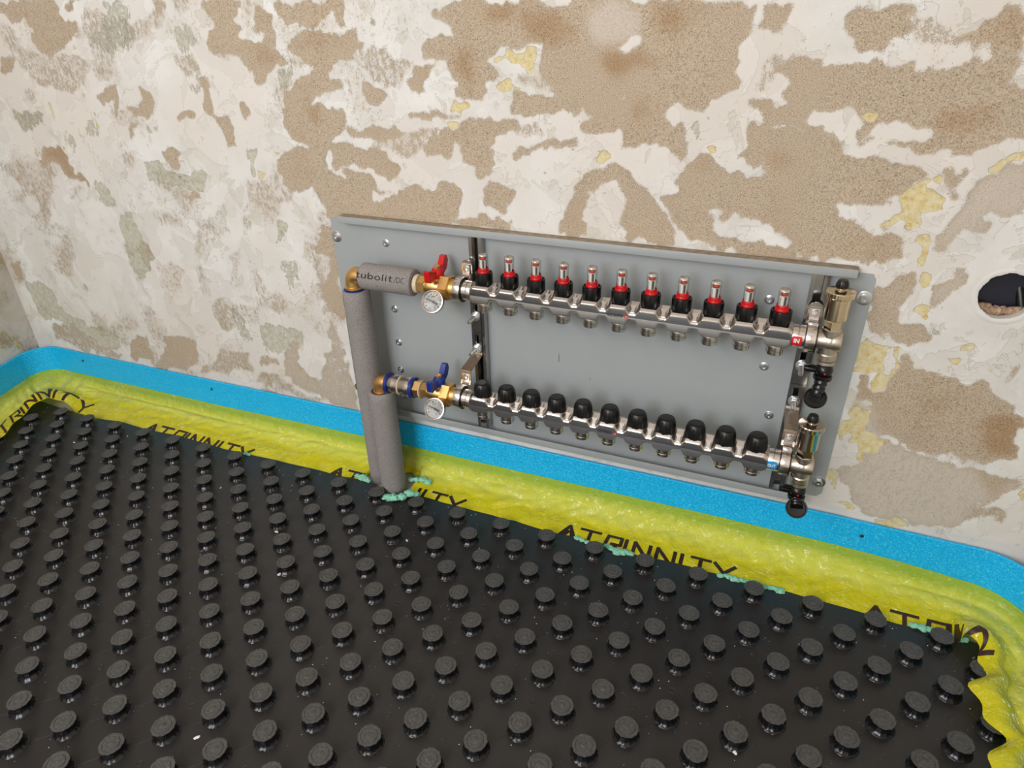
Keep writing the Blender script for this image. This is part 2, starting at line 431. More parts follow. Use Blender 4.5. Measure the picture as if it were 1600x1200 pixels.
TH = 0.003
ROT = Matrix.Rotation(TH, 4, 'Y')
def tag(o, label=None, cat=None, group=None, kind=None):
    if label: o['label'] = label
    if cat: o['category'] = cat
    if group: o['group'] = group
    if kind: o['kind'] = kind
    return o
ANCH = {}
def thing(name, label, cat, anchor, group=None, panel=True):
    """Empty at the thing's base; anchor in the frame of the mounting panel (or of the room)."""
    o = bpy.data.objects.new(name, None); COL.objects.link(o); o.empty_display_size = 0.02
    a = Vector(anchor)
    if panel:
        o.location = (ROT @ a + Vector((0, 0, 20))) * MM; o.rotation_euler = (0, TH, 0)
    else:
        o.location = a * MM
    ANCH[o.name] = tuple(anchor)
    return tag(o, label, cat, group)
def part(name, mb, mat, parent, ang=35, label=None):
    """Part given in the same frame as its thing's anchor."""
    a = ANCH[parent.name]
    o = link(name, mk(name, mb, mat, a, ang), parent)
    ANCH[o.name] = a
    if label: o['label'] = label
    return o
def _arc(cx, cy, rx, ry, a0, a1, n=10):
    return [(cx + rx * math.cos(math.radians(a0 + (a1 - a0) * i / n)), cy + ry * math.sin(math.radians(a0 + (a1 - a0) * i / n))) for i in range(n + 1)]
STROKES = {
 'G': (.72, [_arc(.36, .5, .36, .5, 45, 315) + [(.70, .45), (.42, .45)]]), 'I': (.12, [[(.06, 0), (.06, 1)]]), 'E': (.58, [[(.56, 1), (.04, 1), (.04, 0), (.56, 0)], [(.04, .52), (.5, .52)]]),
 'N': (.70, [[(.04, 0), (.04, 1), (.66, 0), (.66, 1)]]), 'R': (.66, [[(.04, 0), (.04, 1)] + [(.34, 1)] + _arc(.36, .74, .26, .26, 90, -90, 6) + [(.04, .48)], [(.34, .48), (.64, 0)]]),
 'U': (.70, [[(.04, 1), (.04, .32)] + _arc(.35, .32, .31, .32, 180, 360, 8) + [(.66, 1)]]), 'T': (.66, [[(0, 1), (.66, 1)], [(.33, 1), (.33, 0)]]), 'O': (.74, [_arc(.37, .5, .35, .5, 0, 360, 18)]),
 'D': (.70, [[(.04, 0), (.04, 1), (.28, 1)] + _arc(.28, .5, .38, .5, 90, -90, 10) + [(.04, 0)]]), 'C': (.68, [_arc(.38, .5, .36, .5, 50, 310)]),
 't': (.40, [[(.18, .95), (.18, .15)] + _arc(.30, .15, .12, .15, 180, 300, 4), [(0, .66), (.38, .66)]]), 'u': (.56, [[(.04, .66), (.04, .24)] + _arc(.28, .24, .24, .24, 180, 360, 8) + [(.52, .66)], [(.52, .3), (.52, 0)]]),
 'b': (.60, [[(.04, 1.05), (.04, 0)], _arc(.31, .33, .26, .33, 0, 360, 14)]), 'o': (.62, [_arc(.31, .33, .29, .33, 0, 360, 14)]), 'l': (.14, [[(.07, 1.05), (.07, 0)]]), 'i': (.14, [[(.07, .66), (.07, 0)], [(.07, .86), (.07, .98)]]),
 '/': (.40, [[(0, -.1), (.36, 1.05)]]), ' ': (.35, [])}
def text_mb(body, size, fn, thick=0.12, gap=0.2):
    mb = MB(); x = 0.0
    for ch in body:
        w, S = STROKES[ch]
        for st in S:
            for (a, b) in zip(st, st[1:]):
                A = Vector((x + a[0], a[1])); B = Vector((x + b[0], b[1])); L_ = (B - A).length
                if L_ < 1e-6: continue
                t = (B - A) / L_; q = Vector((-t.y, t.x)) * thick / 2; A = A - t * thick * .3; B = B + t * thick * .3
                n = max(1, int(L_ * size / 2.5)); v = []
                for k in range(n + 1):
                    c = A + (B - A) * k / n
                    for e in (-1, 1): v.append(fn((c.x + q.x * e) * size, (c.y + q.y * e) * size))
                mb.add(v, [(2 * k, 2 * k + 1, 2 * k + 3, 2 * k + 2) for k in range(n)])
        x += w + gap
    return mb

# ------------------------------------------------------------------ the setting
POLYS = """S0.44:-1126,882,-1054,873,-990,873,-914,852,-937,802,-1020,795,-1087,813,-1139,851
S0.42:-886,951,-811,938,-743,937,-697,947,-665,933,-718,904,-779,890,-845,861,-900,882,-905,911
S0.4:-893,876,-836,861,-832,829,-890,822,-913,843
S1:-1124,973,-965,969,-964,952,-954,926,-909,931,-913,914,-952,891,-1007,879,-1032,868,-1061,879,-1069,897,-1047,918,-1070,937,-1117,934,-1130,946,-1138,950
S0.9:-942,969,-883,967,-892,956,-932,952
S0.9:-1188,867,-1140,867,-1157,847,-1184,838,-1203,841
S1:-583,960,-470,958,-487,945,-509,933,-509,920,-492,915,-504,899,-494,884,-468,884,-480,838,-503,835,-511,862,-532,868,-557,862,-575,870,-581,900,-563,921,-580,940
S0.85:-899,803,-866,813,-845,809,-864,763,-879,761,-878,785,-905,778,-917,784
S0.9:-789,813,-767,810,-763,775,-772,762,-814,749,-833,764,-795,774
S0.85:-704,761,-677,771,-652,769,-663,750,-698,748
S0.95:-617,820,-594,823,-604,791,-607,767,-593,759,-565,756,-555,736,-572,720,-569,702,-594,701,-595,737,-606,758,-627,764
S0.95:-532,787,-516,790,-505,773,-521,758,-535,763
S0.95:-773,682,-736,691,-721,682,-746,651,-766,660
S0.8:-840,732,-818,739,-835,709,-860,700
S1:-1151,668,-1091,674,-1078,657,-1077,628,-1035,605,-1042,596,-1088,606,-1121,626,-1177,644
B0.7:-1151,668,-1091,674,-1078,657,-1077,628,-1035,605,-1042,596,-1088,606,-1121,626,-1177,644
S0.6:-675,962,-695,952,-700,939,-678,933,-661,946,-659,962
S0.5:-738,929,-712,928,-716,909,-740,912
S0.45:-675,873,-625,876,-612,854,-640,831,-669,853
S0.5:-1222,753,-1183,754,-1108,753,-1125,732,-1173,723,-1202,701,-1216,725
G0.62:-840,933,-801,941,-752,923,-771,899,-808,885,-836,861,-861,876,-891,891,-888,908,-848,916
G0.62:-821,966,-774,965,-747,948,-815,930,-834,936
G0.62:-643,962,-629,956,-632,935,-610,919,-607,892,-634,873,-653,876,-653,901,-633,922
G0.62:-625,862,-610,848,-609,825,-633,802,-656,807,-632,831
G0.62:-1052,721,-1034,704,-1040,676,-1063,651,-1061,686
G0.62:-988,726,-958,747,-943,715,-968,704,-989,713
G0.62:-1222,753,-1183,754,-1108,753,-1125,732,-1173,723,-1202,701,-1216,725
G0.62:-802,733,-774,734,-778,718,-802,711
G0.62:-1321,644,-1301,638,-1311,611,-1347,601
G1:-844,652,-794,658,-760,637,-666,649,-652,637,-678,612,-724,608,-781,618,-834,629
G1:-541,691,-515,704,-530,647,-543,659
Y1:-1075,787,-1068,771,-1073,740,-1067,727,-1078,730,-1083,757
Y1:-951,773,-940,764,-950,754
Y1:-949,734,-941,713,-952,718
Y1:-1070,937,-1062,928,-1072,919
Y1:-942,940,-934,932,-947,920
Y1:-1077,682,-1070,668,-1081,667
Y1:-948,885,-939,879,-951,874
S0.44:-259,880,-206,890,-164,873,-151,851,-171,816,-218,825,-251,850
S0.44:-233,745,-114,750,-123,728,-168,704,-234,715
S1:-413,956,-263,953,-258,934,-270,910,-277,927,-285,939,-304,925,-319,918,-337,908,-360,916,-383,906,-400,924,-419,939
S0.9:-451,947,-420,942,-423,914,-427,883,-446,881,-447,907,-460,912
S1:-468,884,-425,878,-404,860,-430,844,-461,825,-483,827
S1:-386,891,-357,898,-275,903,-240,914,-238,890,-255,863,-297,855,-317,840,-289,822,-295,808,-341,805,-362,791,-303,781,-290,760,-314,739,-332,719,-353,706,-396,716,-435,729,-427,795,-399,817,-392,833,-347,845,-355,855,-387,873
S0.8:-223,921,-207,926,-205,916,-219,909
S0.95:-144,856,-101,859,-109,839,-124,817,-146,816,-154,829
S0.7:-158,868,-134,866,-148,854,-161,858
S1:-73,948,42,946,41,882,13,873,-7,864,9,847,-4,824,-33,808,-69,808,-76,856,-95,861,-115,871,-114,885,-98,890,-66,885,-79,912,-101,922,-100,935
S0.95:-258,814,-226,819,-204,807,-213,794,-240,791,-259,801
S0.85:-156,780,-114,789,-53,785,-53,778,-112,773,-161,768
S0.9:-291,751,-195,757,-173,745,-194,736,-283,735
S1:-340,715,-303,720,-217,715,-187,683,-206,670,-275,678,-337,674
S1:-92,756,-60,765,38,771,37,750,7,736,8,681,-20,671,-52,702,-51,721,-66,731,-80,703,-106,699,-132,706,-144,716,-119,734
S0.95:-437,702,-377,717,-354,703,-355,679,-390,671,-415,627,-444,621,-469,667
S0.9:-384,666,-345,671,-319,654,-280,669,-243,656,-271,634,-384,626
S0.9:-248,641,-209,647,-214,638,-249,635
S0.95:-112,668,-80,664,-72,648,-114,645
S0.65:-213,885,-188,883,-180,873,-201,875
S0.65:-146,751,-101,756,-109,742,-148,738
B0.6:-369,790,-339,777,-346,741,-378,745
B0.7:-67,875,-24,864,-20,838,-58,840
B0.4:-379,891,-256,898,-273,873,-362,873
B0.5:-468,881,-426,873,-420,855,-480,835
B0.5:-82,759,-42,763,-29,732,-83,746
B0.5:-11,947,42,946,41,902,1,920
G0.7:-426,844,-394,855,-398,823,-416,809,-426,828
Y0.9:4,866,40,878,40,871,18,859
Y0.9:2,824,36,831,39,810,16,809
Y0.9:-70,805,-49,803,-50,788,-79,795
Y0.9:-85,769,-66,775,-63,765,-82,759
Y0.9:-476,703,-454,695,-465,682
Y0.9:7,736,19,727,25,722,10,734
Y0.9:-526,663,-500,652,-508,639
S0.4:40,852,78,848,102,828,118,811,67,820,39,829
S0.4:37,763,80,762,105,748,66,739,37,745
S1:42,946,406,937,400,918,398,903,386,889,379,873,389,844,385,828,360,810,349,788,330,789,314,791,298,806,290,784,313,771,325,748,320,724,295,732,272,741,236,739,227,758,196,764,175,761,162,763,175,780,156,791,143,788,94,782,49,781,38,788,39,810,118,810,102,825,81,846,78,862,89,880,68,884,41,887
S0:208,877,232,890,245,898,255,890,245,874
S0:212,813,221,818,230,813,220,807
S0.9:45,715,94,735,154,758,149,738,119,729,65,713,42,699
S0.95:151,663,172,683,199,700,228,707,244,693,243,670,221,679,203,675,195,666
S1:310,675,322,705,337,727,350,739,369,734,387,723,399,710,422,704,449,710,452,685
S0.95:409,781,438,782,442,756,420,752,414,765
S0.95:404,738,420,750,442,753,448,717,424,725,407,729
S0.9:399,822,416,813,434,810,437,788,419,803
S0.45:426,859,418,853,417,834,431,826
B0.7:42,924,120,931,158,912,151,888,107,884,68,898
B0.9:187,869,245,875,281,858,271,848,211,831,190,849
B0.6:234,809,262,803,261,776,244,773
B0.6:255,929,298,928,301,900,267,890
B0.8:319,939,329,939,331,917,326,912,317,920
B0.5:342,725,375,729,379,708,351,704
B-0.6:176,938,253,929,262,900,206,879,156,897,165,926
Y0.9:40,878,76,880,70,862,56,850,40,866
Y0.9:39,819,59,825,58,813,39,812
Y0.9:133,727,149,731,185,726,214,727,204,708,190,712,195,723
Y0.9:348,754,357,759,372,752,391,730,384,732,363,745
Y0.9:352,786,366,801,365,790,355,779
Y0.9:399,738,417,724,405,726
Y0.9:159,784,170,775,162,772
Y0.9:102,700,105,689,97,676
G1:326,782,345,779,349,765,338,762
G0.8:159,784,170,775,162,772
G0.7:200,725,214,727,204,708
S0.5:429,865,466,871,467,863,452,855,441,841,428,843
S1:414,937,444,936,446,925,437,910,419,906
S1:512,918,541,925,583,922,610,909,647,900,664,902,687,910,710,915,752,773,720,760,697,744,677,743,668,749,648,750,624,755,588,760,567,765,553,771,508,780,491,784,463,785,438,782,434,810,457,821,459,839,446,849,459,859,476,867,506,867,542,865,545,860,567,854,602,851,633,849,659,855,671,864,670,879,657,888,632,889,615,888,593,888,572,886,560,877,546,873,538,886,526,896,522,905
S0.5:581,917,647,900,656,886,615,888,593,888
S0.15:548,864,562,877,594,886,651,886,669,877,666,860,633,851,601,852,567,856
S0:490,790,495,819,507,811,551,804,568,799,567,774,553,772,502,782
S0:565,774,590,775,633,782,650,781,637,766,607,763,586,766
S0:429,839,456,841,455,823,433,814
S0.2:701,871,722,875,739,817,728,824,719,861
S0.1:674,871,688,875,694,868,681,864
S1:438,782,509,778,552,769,549,749,571,742,613,733,642,720,662,710,640,702,602,695,452,685
S0:549,752,560,759,589,754,625,751,645,748,632,737,624,732,592,739
S0:627,734,649,746,669,745,679,735,676,722,664,711,642,720
S0:694,742,712,755,752,771,758,752,727,734,700,732
S0.7:677,726,691,729,702,719,695,702,676,707
S0.85:722,719,737,732,761,740,771,707,722,704
B-0.5:722,719,737,732,761,740,771,707,722,704
B0.6:651,815,703,820,722,786,680,772,651,779
B0.8:660,851,675,853,678,842,664,842
B0.7:443,749,477,742,480,721,447,720
B0.4:530,921,555,912,560,888,539,898
B0.5:665,896,712,910,720,882,689,873
Y0.9:508,807,534,809,567,801,581,793,579,780,572,797,551,802
Y0.9:604,917,632,913,624,910,609,913
Y0.9:503,894,518,888,515,882,509,885
Y0.9:614,879,621,879,618,875
Y0.9:722,731,757,754,760,744,729,727
Y0.9:625,699,664,708,676,722,669,704,666,700
Y0.9:671,877,676,871,674,866
Y0.9:668,747,677,741,671,743
Y0.9:419,906,431,908,426,902
G0.9:-1417,305,-1353,318,-1316,305,-1308,259,-1271,232,-1226,210,-1121,203,-1113,167,-1156,150,-1210,165,-1260,191,-1341,207,-1394,204,-1413,254,-1421,282
S0.58:-1360,195,-1295,209,-1238,184,-1184,155,-1122,146,-1139,118,-1219,119,-1305,124,-1336,139,-1389,151
S0.85:-1058,213,-1013,211,-1011,174,-1000,143,-1045,130,-1096,136,-1064,184
S0.75:-948,221,-896,230,-831,218,-831,187,-876,133,-1005,109,-984,155,-937,191
S0.5:-744,346,-701,360,-677,327,-684,285,-729,265,-755,295
G0.6:-696,344,-667,328,-642,279,-633,259,-672,257,-688,288
G1:-973,521,-929,539,-910,511,-924,475,-906,442,-887,440,-924,396,-961,371,-977,398,-986,453
S0.9:-920,472,-887,440,-921,404,-933,427,-936,458
B0.4:-920,472,-887,440,-921,404,-933,427,-936,458
G0.9:-1022,610,-993,604,-968,581,-974,543,-999,556,-1014,581
S0.8:-747,596,-688,607,-700,586,-727,588
S0.31:-883,409,-846,425,-800,414,-823,364,-882,327,-897,358
S0.31:-735,534,-636,574,-640,532,-696,483,-754,420,-761,473
S0.31:-1280,498,-1172,491,-1145,466,-1225,446,-1307,459
S0.31:-653,458,-594,504,-654,405,-678,402
S0.31:-1120,596,-1043,586,-1120,562
S0.9:-1456,351,-1393,372,-1423,319,-1448,320
S0.52:-833,164,-745,210,-662,225,-671,170,-852,137
S0.45:-420,521,-403,510,-399,431,-394,352,-418,357,-422,462,-431,491
S1:-410,522,-378,565,-356,578,-361,527,-360,401,-365,342,-409,377,-412,412,-379,484,-409,501
S0.62:-544,261,-503,273,-516,216,-500,189,-449,198,-435,241,-408,331,-388,325,-375,256,-365,194,-361,123,-404,119,-482,140,-571,170,-564,223
B-0.3:-544,261,-503,273,-516,216,-500,189,-449,198,-435,241,-408,331,-388,325,-375,256,-365,194,-361,123,-404,119,-482,140,-571,170,-564,223
S0.6:-640,220,-580,230,-580,205,-643,183
G0.7:-613,300,-563,322,-540,301,-476,302,-503,273,-554,245,-607,236,-608,276
S0.5:-645,177,-573,164,-489,133,-404,119,-571,122,-657,132
G0.8:-502,550,-480,560,-482,527,-515,494
G0.55:-519,460,-484,477,-458,458,-489,411,-507,399
S0:-519,226,-476,248,-479,208,-499,194
S0.95:-337,635,-309,667,-240,654,-258,622,-261,604,-157,647,-77,664,-73,636,-82,600,33,604,33,584,-355,580,-371,614
S0.9:-400,662,-362,700,-364,652,-356,615,-363,576,-374,601
S0.9:-465,682,-362,700,-371,651,-433,616,-450,646
S0:-60,725,-45,672,-15,652,-36,598,-82,594,-72,648
S0.85:-2,664,35,661,33,610,-28,628
S1:300,674,540,691,566,688,548,668,583,648,608,626,634,643,645,611,612,587,558,596,525,603,460,637,373,639,385,620,348,595,319,624
S0.95:348,595,385,620,446,605,513,596,560,586,539,579,419,587
S0:378,640,441,640,518,617,525,603,464,612
S0.95:117,583,129,618,156,664,194,697,225,704,253,676,302,649,323,587,254,586,237,584,239,649,206,672,179,655,170,589
S0:170,589,171,638,189,671,222,674,239,649,237,592
S1:482,724,626,732,662,710,625,699,599,688,554,683,636,689,610,678,553,669,566,653,594,641,608,626,617,644,634,643,643,620,635,600,609,582,591,587,567,592,540,594,503,601
S0:551,666,619,674,625,663,613,646,594,644,568,656
S0:557,682,595,688,625,698,627,691,596,685
S0.8:675,718,699,730,704,717,689,704,677,705
S0.8:720,721,761,740,780,676,764,675,749,686,739,683,754,669,750,656,732,654,720,662,707,640,702,619,686,622,683,640,707,676,716,706
B-0.6:720,721,761,740,780,676,764,675,749,686,739,683,754,669,750,656,732,654,720,662,707,640,702,619,686,622,683,640,707,676,716,706
S0.8:708,581,728,603,740,595,720,548,706,531,704,554
B-0.6:708,581,728,603,740,595,720,548,706,531,704,554
S1:631,559,647,586,666,591,678,578,681,556,668,541,673,508,702,512,713,482,695,471,662,479,631,499,625,527
B-0.2:631,559,647,586,666,591,678,578,681,556,668,541,673,508,702,512,713,482,695,471,662,479,631,499,625,527
Y1:629,699,657,706,666,717,676,722,667,698,690,699,686,675,673,672,658,679,657,656,653,648,639,655,609,644,624,667,639,675
Y1:666,643,679,640,679,614,680,595,689,591,698,570,686,571,676,595,670,604
Y1:682,525,691,539,705,536,707,510,696,519
Y1:637,481,660,468,685,464,686,450,667,458,662,440,626,434,626,446
Y1:760,479,774,484,778,469,763,469
G1:709,500,723,505,728,490,714,488
S0.6:751,507,765,509,770,499,758,497
S1:630,358,627,415,642,418,647,379,680,385,692,427,688,455,701,460,718,432,744,417,774,423,785,406,794,427,811,418,839,392,850,371,871,363,890,297,851,290,818,282,750,286,692,308,669,338,659,361
S0.72:631,355,661,354,695,294,752,279,806,271,844,270,872,257,901,257,870,219,850,202,844,153,823,143,786,135,756,146,701,133,677,151,661,187,642,197,640,220,676,253
B-0.6:631,355,661,354,695,294,752,279,806,271,844,270,872,257,901,257,870,219,850,202,844,153,823,143,786,135,756,146,701,133,677,151,661,187,642,197,640,220,676,253
S0.9:837,269,872,257,901,257,870,219,845,219
Y1:638,346,669,342,676,308,699,288,675,260,673,241,656,270,630,271,626,311,643,322
S0:638,346,669,342,676,308,699,288,675,260,673,241,656,270,630,271,626,311,643,322
Y1:621,456,682,466,684,460,689,426,674,380,651,376,662,421,626,418
S0:621,456,682,466,684,460,689,426,674,380,651,376,662,421,626,418
Y1:709,127,748,145,772,135,748,131,734,118
S0:709,127,748,145,772,135,748,131,734,118
Y1:740,461,761,461,764,450,746,446
S0:740,461,761,461,764,450,746,446
Y1:892,240,905,247,911,224,899,224
S0:892,240,905,247,911,224,899,224
Y1:624,216,638,216,643,174,634,175
S0:624,216,638,216,643,174,634,175
Y1:634,146,667,160,675,146
S0:634,146,667,160,675,146
Y0.6:803,167,826,172,825,155,806,154
S0:620,338,639,339,644,318,627,318
Y0:620,338,639,339,644,318,627,318
S0:632,290,654,295,657,278,639,270
Y0:632,290,654,295,657,278,639,270
S0:664,457,679,460,681,418,666,416
Y0:664,457,679,460,681,418,666,416
S1:826,430,838,475,843,458,829,427
B0.8:826,430,838,475,843,458,829,427
B0.8:819,371,872,360,890,297,828,302
B0.6:837,269,873,253,858,227
B0.4:744,375,776,388,764,335
S0.25:750,286,802,285,837,287,829,277,765,279
S0.6:849,205,879,207,900,186,875,183,843,157"""
XL, XR = -1470.0, 985.0
HOLE = (792.0, 562.0)

def build_wall():
    xs = np.arange(XL, XR + 1, 3.5); zs = np.concatenate([np.arange(-8, 1060, 3.5), np.arange(1080, 2621, 40)])
    nx, nzr = len(xs), len(zs); nf = int((zs < 1060).sum())
    S = np.zeros((nzr, nx)); G = np.zeros_like(S); Y = np.zeros_like(S); B = np.zeros_like(S)
    rng = np.random.RandomState(3)
    def vnoise(cell):
        gx, gz = int(2600 / cell) + 3, int(2700 / cell) + 3
        g = rng.rand(gz, gx); fx = (xs - XL) / cell; fz = (zs + 10) / cell
        ix, iz = fx.astype(int), fz.astype(int); tx = fx - ix; tz = fz - iz
        tx = tx * tx * (3 - 2 * tx); tz = tz * tz * (3 - 2 * tz)
        a = g[iz][:, ix] * (1 - tx) + g[iz][:, ix + 1] * tx; b = g[iz + 1][:, ix] * (1 - tx) + g[iz + 1][:, ix + 1] * tx
        return a * (1 - tz)[:, None] + b * tz[:, None]
    WX = (vnoise(48) - .5) * 16 + (vnoise(19) - .5) * 15 + (vnoise(9) - .5) * 9
    WZ = (vnoise(48) - .5) * 16 + (vnoise(19) - .5) * 15 + (vnoise(9) - .5) * 9
    lay = {'S': S, 'G': G, 'Y': Y, 'B': B}
    for line in POLYS.split('\n'):
        k, c = line[0], line[1:].split(':'); val = float(c[0]); q = np.array([float(t) for t in c[1].split(',')]).reshape(-1, 2)
        i0, i1 = np.searchsorted(xs, q[:, 0].min() - 22), np.searchsorted(xs, q[:, 0].max() + 22)
        j0, j1 = np.searchsorted(zs, q[:, 1].min() - 22), np.searchsorted(zs, q[:, 1].max() + 22)
        if i1 <= i0 or j1 <= j0: continue
        X, Z = np.meshgrid(xs[i0:i1], zs[j0:j1]); X = X + WX[j0:j1, i0:i1]; Z = Z + WZ[j0:j1, i0:i1]; ins = np.zeros(X.shape, bool)
        x1, z1 = q[:, 0], q[:, 1]; x2, z2 = np.roll(x1, -1), np.roll(z1, -1)
        for a, b, c2, d in zip(x1, z1, x2, z2):
            if b == d: continue
            ins ^= ((b > Z) != (d > Z)) & (X < (c2 - a) * (Z - b) / (d - b) + a)
        lay[k][j0:j1, i0:i1][ins] = val
    n = vnoise(170) * 0.6 + vnoise(60) * 0.4
    up = np.clip((zs - 955) / 50, 0, 1)[:, None]      # out of the photograph: the same wear goes on
    S += up * (np.clip((n - 0.42) * 6, 0, 1) - S)
    w = vnoise(30) * 0.6 + vnoise(14) * 0.4
    def blur(A, k):
        A = A.copy()
        for _ in range(k):
            A[:nf, 1:-1] = (A[:nf, :-2] + 2 * A[:nf, 1:-1] + A[:nf, 2:]) / 4
            A[1:nf - 1] = (A[:nf - 2] + 2 * A[1:nf - 1] + A[2:nf]) / 4
        return A
    S, G, Y, B = blur(S, 1), blur(G, 2), blur(Y, 1), blur(B, 14)
    # scraped paint: streaky half-worn patches scattered over the left half, fewer to the right
    mott = vnoise(120) * 0.5 + vnoise(42) * 0.5; left = np.clip((150 - xs) / 700, 0.18, 1)[None, :]
    scr = np.clip((mott - 0.50) * 5, 0, 1) * left
    S = np.clip(np.maximum(S + (w - 0.5) * 0.30, scr * (0.31 + 0.4 * (w - 0.25))), 0, 1)
    dy = 0.8 * np.clip((np.maximum(S, np.maximum(G, Y)) - 0.2) * 1.6, 0, 1) + (vnoise(210) - 0.5) * 3.0 + (vnoise(70) - 0.5) * 1.2 * (1 - S)
    dy[np.abs(zs - 60) < 75, :] *= 0.3
    X, Z = np.meshgrid(xs, zs)
    co = np.stack([X, dy, Z], -1).reshape(-1, 3) * MM
    idx = np.arange(nx * nzr).reshape(nzr, nx)
    quads = np.stack([idx[:-1, :-1], idx[:-1, 1:], idx[1:, 1:], idx[1:, :-1]], -1).reshape(-1, 4)
    cx = (X[:-1, :-1] + 1.75).ravel(); cz = ((Z[:-1, :-1] + Z[1:, :-1]) / 2).ravel()
    quads = quads[(cx - HOLE[0]) ** 2 + (cz - HOLE[1]) ** 2 > 37 ** 2]
    me = bpy.data.meshes.new('wall_back')
    me.vertices.add(len(co)); me.vertices.foreach_set('co', co.ravel().astype(np.float32))
    me.loops.add(quads.size); me.loops.foreach_set('vertex_index', quads.ravel().astype(np.int32))
    me.polygons.add(len(quads)); me.polygons.foreach_set('loop_start', np.arange(0, quads.size, 4, dtype=np.int32))
    me.update(calc_edges=True); me.validate()
    a = me.attributes.new('wear', 'FLOAT_COLOR', 'POINT')
    rgba = np.stack([S, G, Y, np.ones_like(S)], -1).reshape(-1).astype(np.float32); a.data.foreach_set('color', rgba)
    b = me.attributes.new('stain', 'FLOAT', 'POINT'); b.data.foreach_set('value', B.ravel().astype(np.float32))
    me.polygons.foreach_set('use_smooth', [True] * len(me.polygons))
    me.materials.append(M['wall'])
    return tag(link('wall_back', me), kind='structure')
wall = build_wall()

def flat_attr(me, val):
    a = me.attributes.new('wear', 'FLOAT_COLOR', 'POINT'); a.data.foreach_set('color', np.tile(np.array([val, 0, 0, 1], np.float32), len(me.vertices)))

# ragged plaster rim and bore of the round hole in the wall
def hole_parts():
    mb = MB(); n = 72; v = []; f = []
    for i in range(n):
        a = 2 * PI * i / n; c, s = math.cos(a), math.sin(a)
        j = noise.noise(Vector((c * 4, s * 4, 1.7))) * 1.6 + noise.noise(Vector((c * 14, s * 14, 5))) * 0.9
        for r, y in ((45, 0.6), (41, -1.2), (37 + j * 0.5, -1.6), (34.3 + j, -0.6), (34.0 + j * 0.8, 4), (35, 14)):
            v.append((HOLE[0] + r * c, y, HOLE[1] + r * s))
    k = 6
    for i in range(n):
        i2 = (i + 1) % n
        for t in range(k - 1): f.append((i * k + t, i2 * k + t, i2 * k + t + 1, i * k + t + 1))
    mb.add(v, f); me = mk('hole_rim', mb, 'wall'); flat_attr(me, 0.0); link('hole_rim', me, wall)
    mb = MB(); mb.lathe([(35.5, -12), (35.5, -30)], 48, YA(HOLE[0], 0, HOLE[1]), lambda a, r, z: 1 + 0.02 * math.sin(7 * a), cap=False)
    link('hole_bore', mk('hole_bore', mb, 'mortar'), wall)
    mb = MB()
    for k in range(7):
        mb.blob((HOLE[0] - 22 + k * 7.5, 22 + 3 * math.sin(k * 2), HOLE[1] - 27 - 4 * math.sin(k * 0.5)), 8, k, 2, 0.5, (1.1, 0.9, 0.9))
    link('mortar_fill', mk('mortar_fill', mb, 'mortar', ang=60), wall)
hole_parts()

# left wall (slightly out of square), right wall, ceiling, floor, wall behind the camera with the window opening
LWALL = Vector((-1470, 0, 0)); LDIR = Vector((45, -150, 0)).normalized()
def left_wall():
    nu, nv = 90, 60; mb = MB(); v = []; f = []
    vals = []
    for j in range(nv + 1):
        z = -8 + (2628) * (j / nv) ** 1.7
        for i in range(nu + 1):
            u = 3300 * (i / nu) ** 2.0
            p = LWALL + LDIR * u
            v.append((p.x, p.y, z))
            a = noise.noise(Vector((u / 70, z / 60, 3))) * 0.6 + noise.noise(Vector((u / 24, z / 22, 9))) * 0.3
            vals.append(max(0, min(1, 0.18 + a * 0.9)))
    for j in range(nv):
        for i in range(nu):
            o = j * (nu + 1) + i; f.append((o, o + 1, o + nu + 2, o + nu + 1))
    mb.add(v, f); me = mk('wall_left', mb, 'wall', ang=60)
    a = me.attributes.new('wear', 'FLOAT_COLOR', 'POINT')
    c = np.zeros((len(v), 4), np.float32); c[:, 0] = vals; c[:, 2] = [0.7 if 0.42 < t < 0.5 else 0 for t in vals]; c[:, 3] = 1; a.data.foreach_set('color', c.ravel())
    tag(link('wall_left', me), kind='structure')
left_wall()
LEND = LWALL + LDIR * 3300
YB = LEND.y
mb = MB().box(XR, XR + 60, YB, 0, -8, 2620); me = mk('wall_right', mb, 'plain'); tag(link('wall_right', me), kind='structure')
mb = MB().box(-1500, XR + 60, YB - 60, 60, 2620, 2680); tag(link('ceiling', mk('ceiling', mb, 'ceil')), kind='structure')
mb = MB().box(-1500, XR + 60, YB - 60, 60, -60, -7); tag(link('floor', mk('floor', mb, 'screed')), kind='structure')
mb = MB()
WX0, WX1, WZ0, WZ1 = -1010, 310, 880, 2220
mb.box(-1500, WX0, YB - 60, YB, -8, 2620); mb.box(WX1, XR + 60, YB - 60, YB, -8, 2620)
mb.box(WX0, WX1, YB - 60, YB, -8, WZ0); mb.box(WX0, WX1, YB - 60, YB, WZ1, 2620)
tag(link('wall_front', mk('wall_front', mb, 'plain')), kind='structure')
mb = MB()
for a in (WX0, (WX0 + WX1) / 2 - 20, WX1 - 45): mb.box(a, a + 45, YB - 50, YB - 10, WZ0, WZ1, 4)
for a in (WZ0, WZ1 - 45): mb.box(WX0, WX1, YB - 49, YB - 11, a, a + 45, 4)
tag(link('window_1', mk('window_1', mb, 'white')), kind='structure')

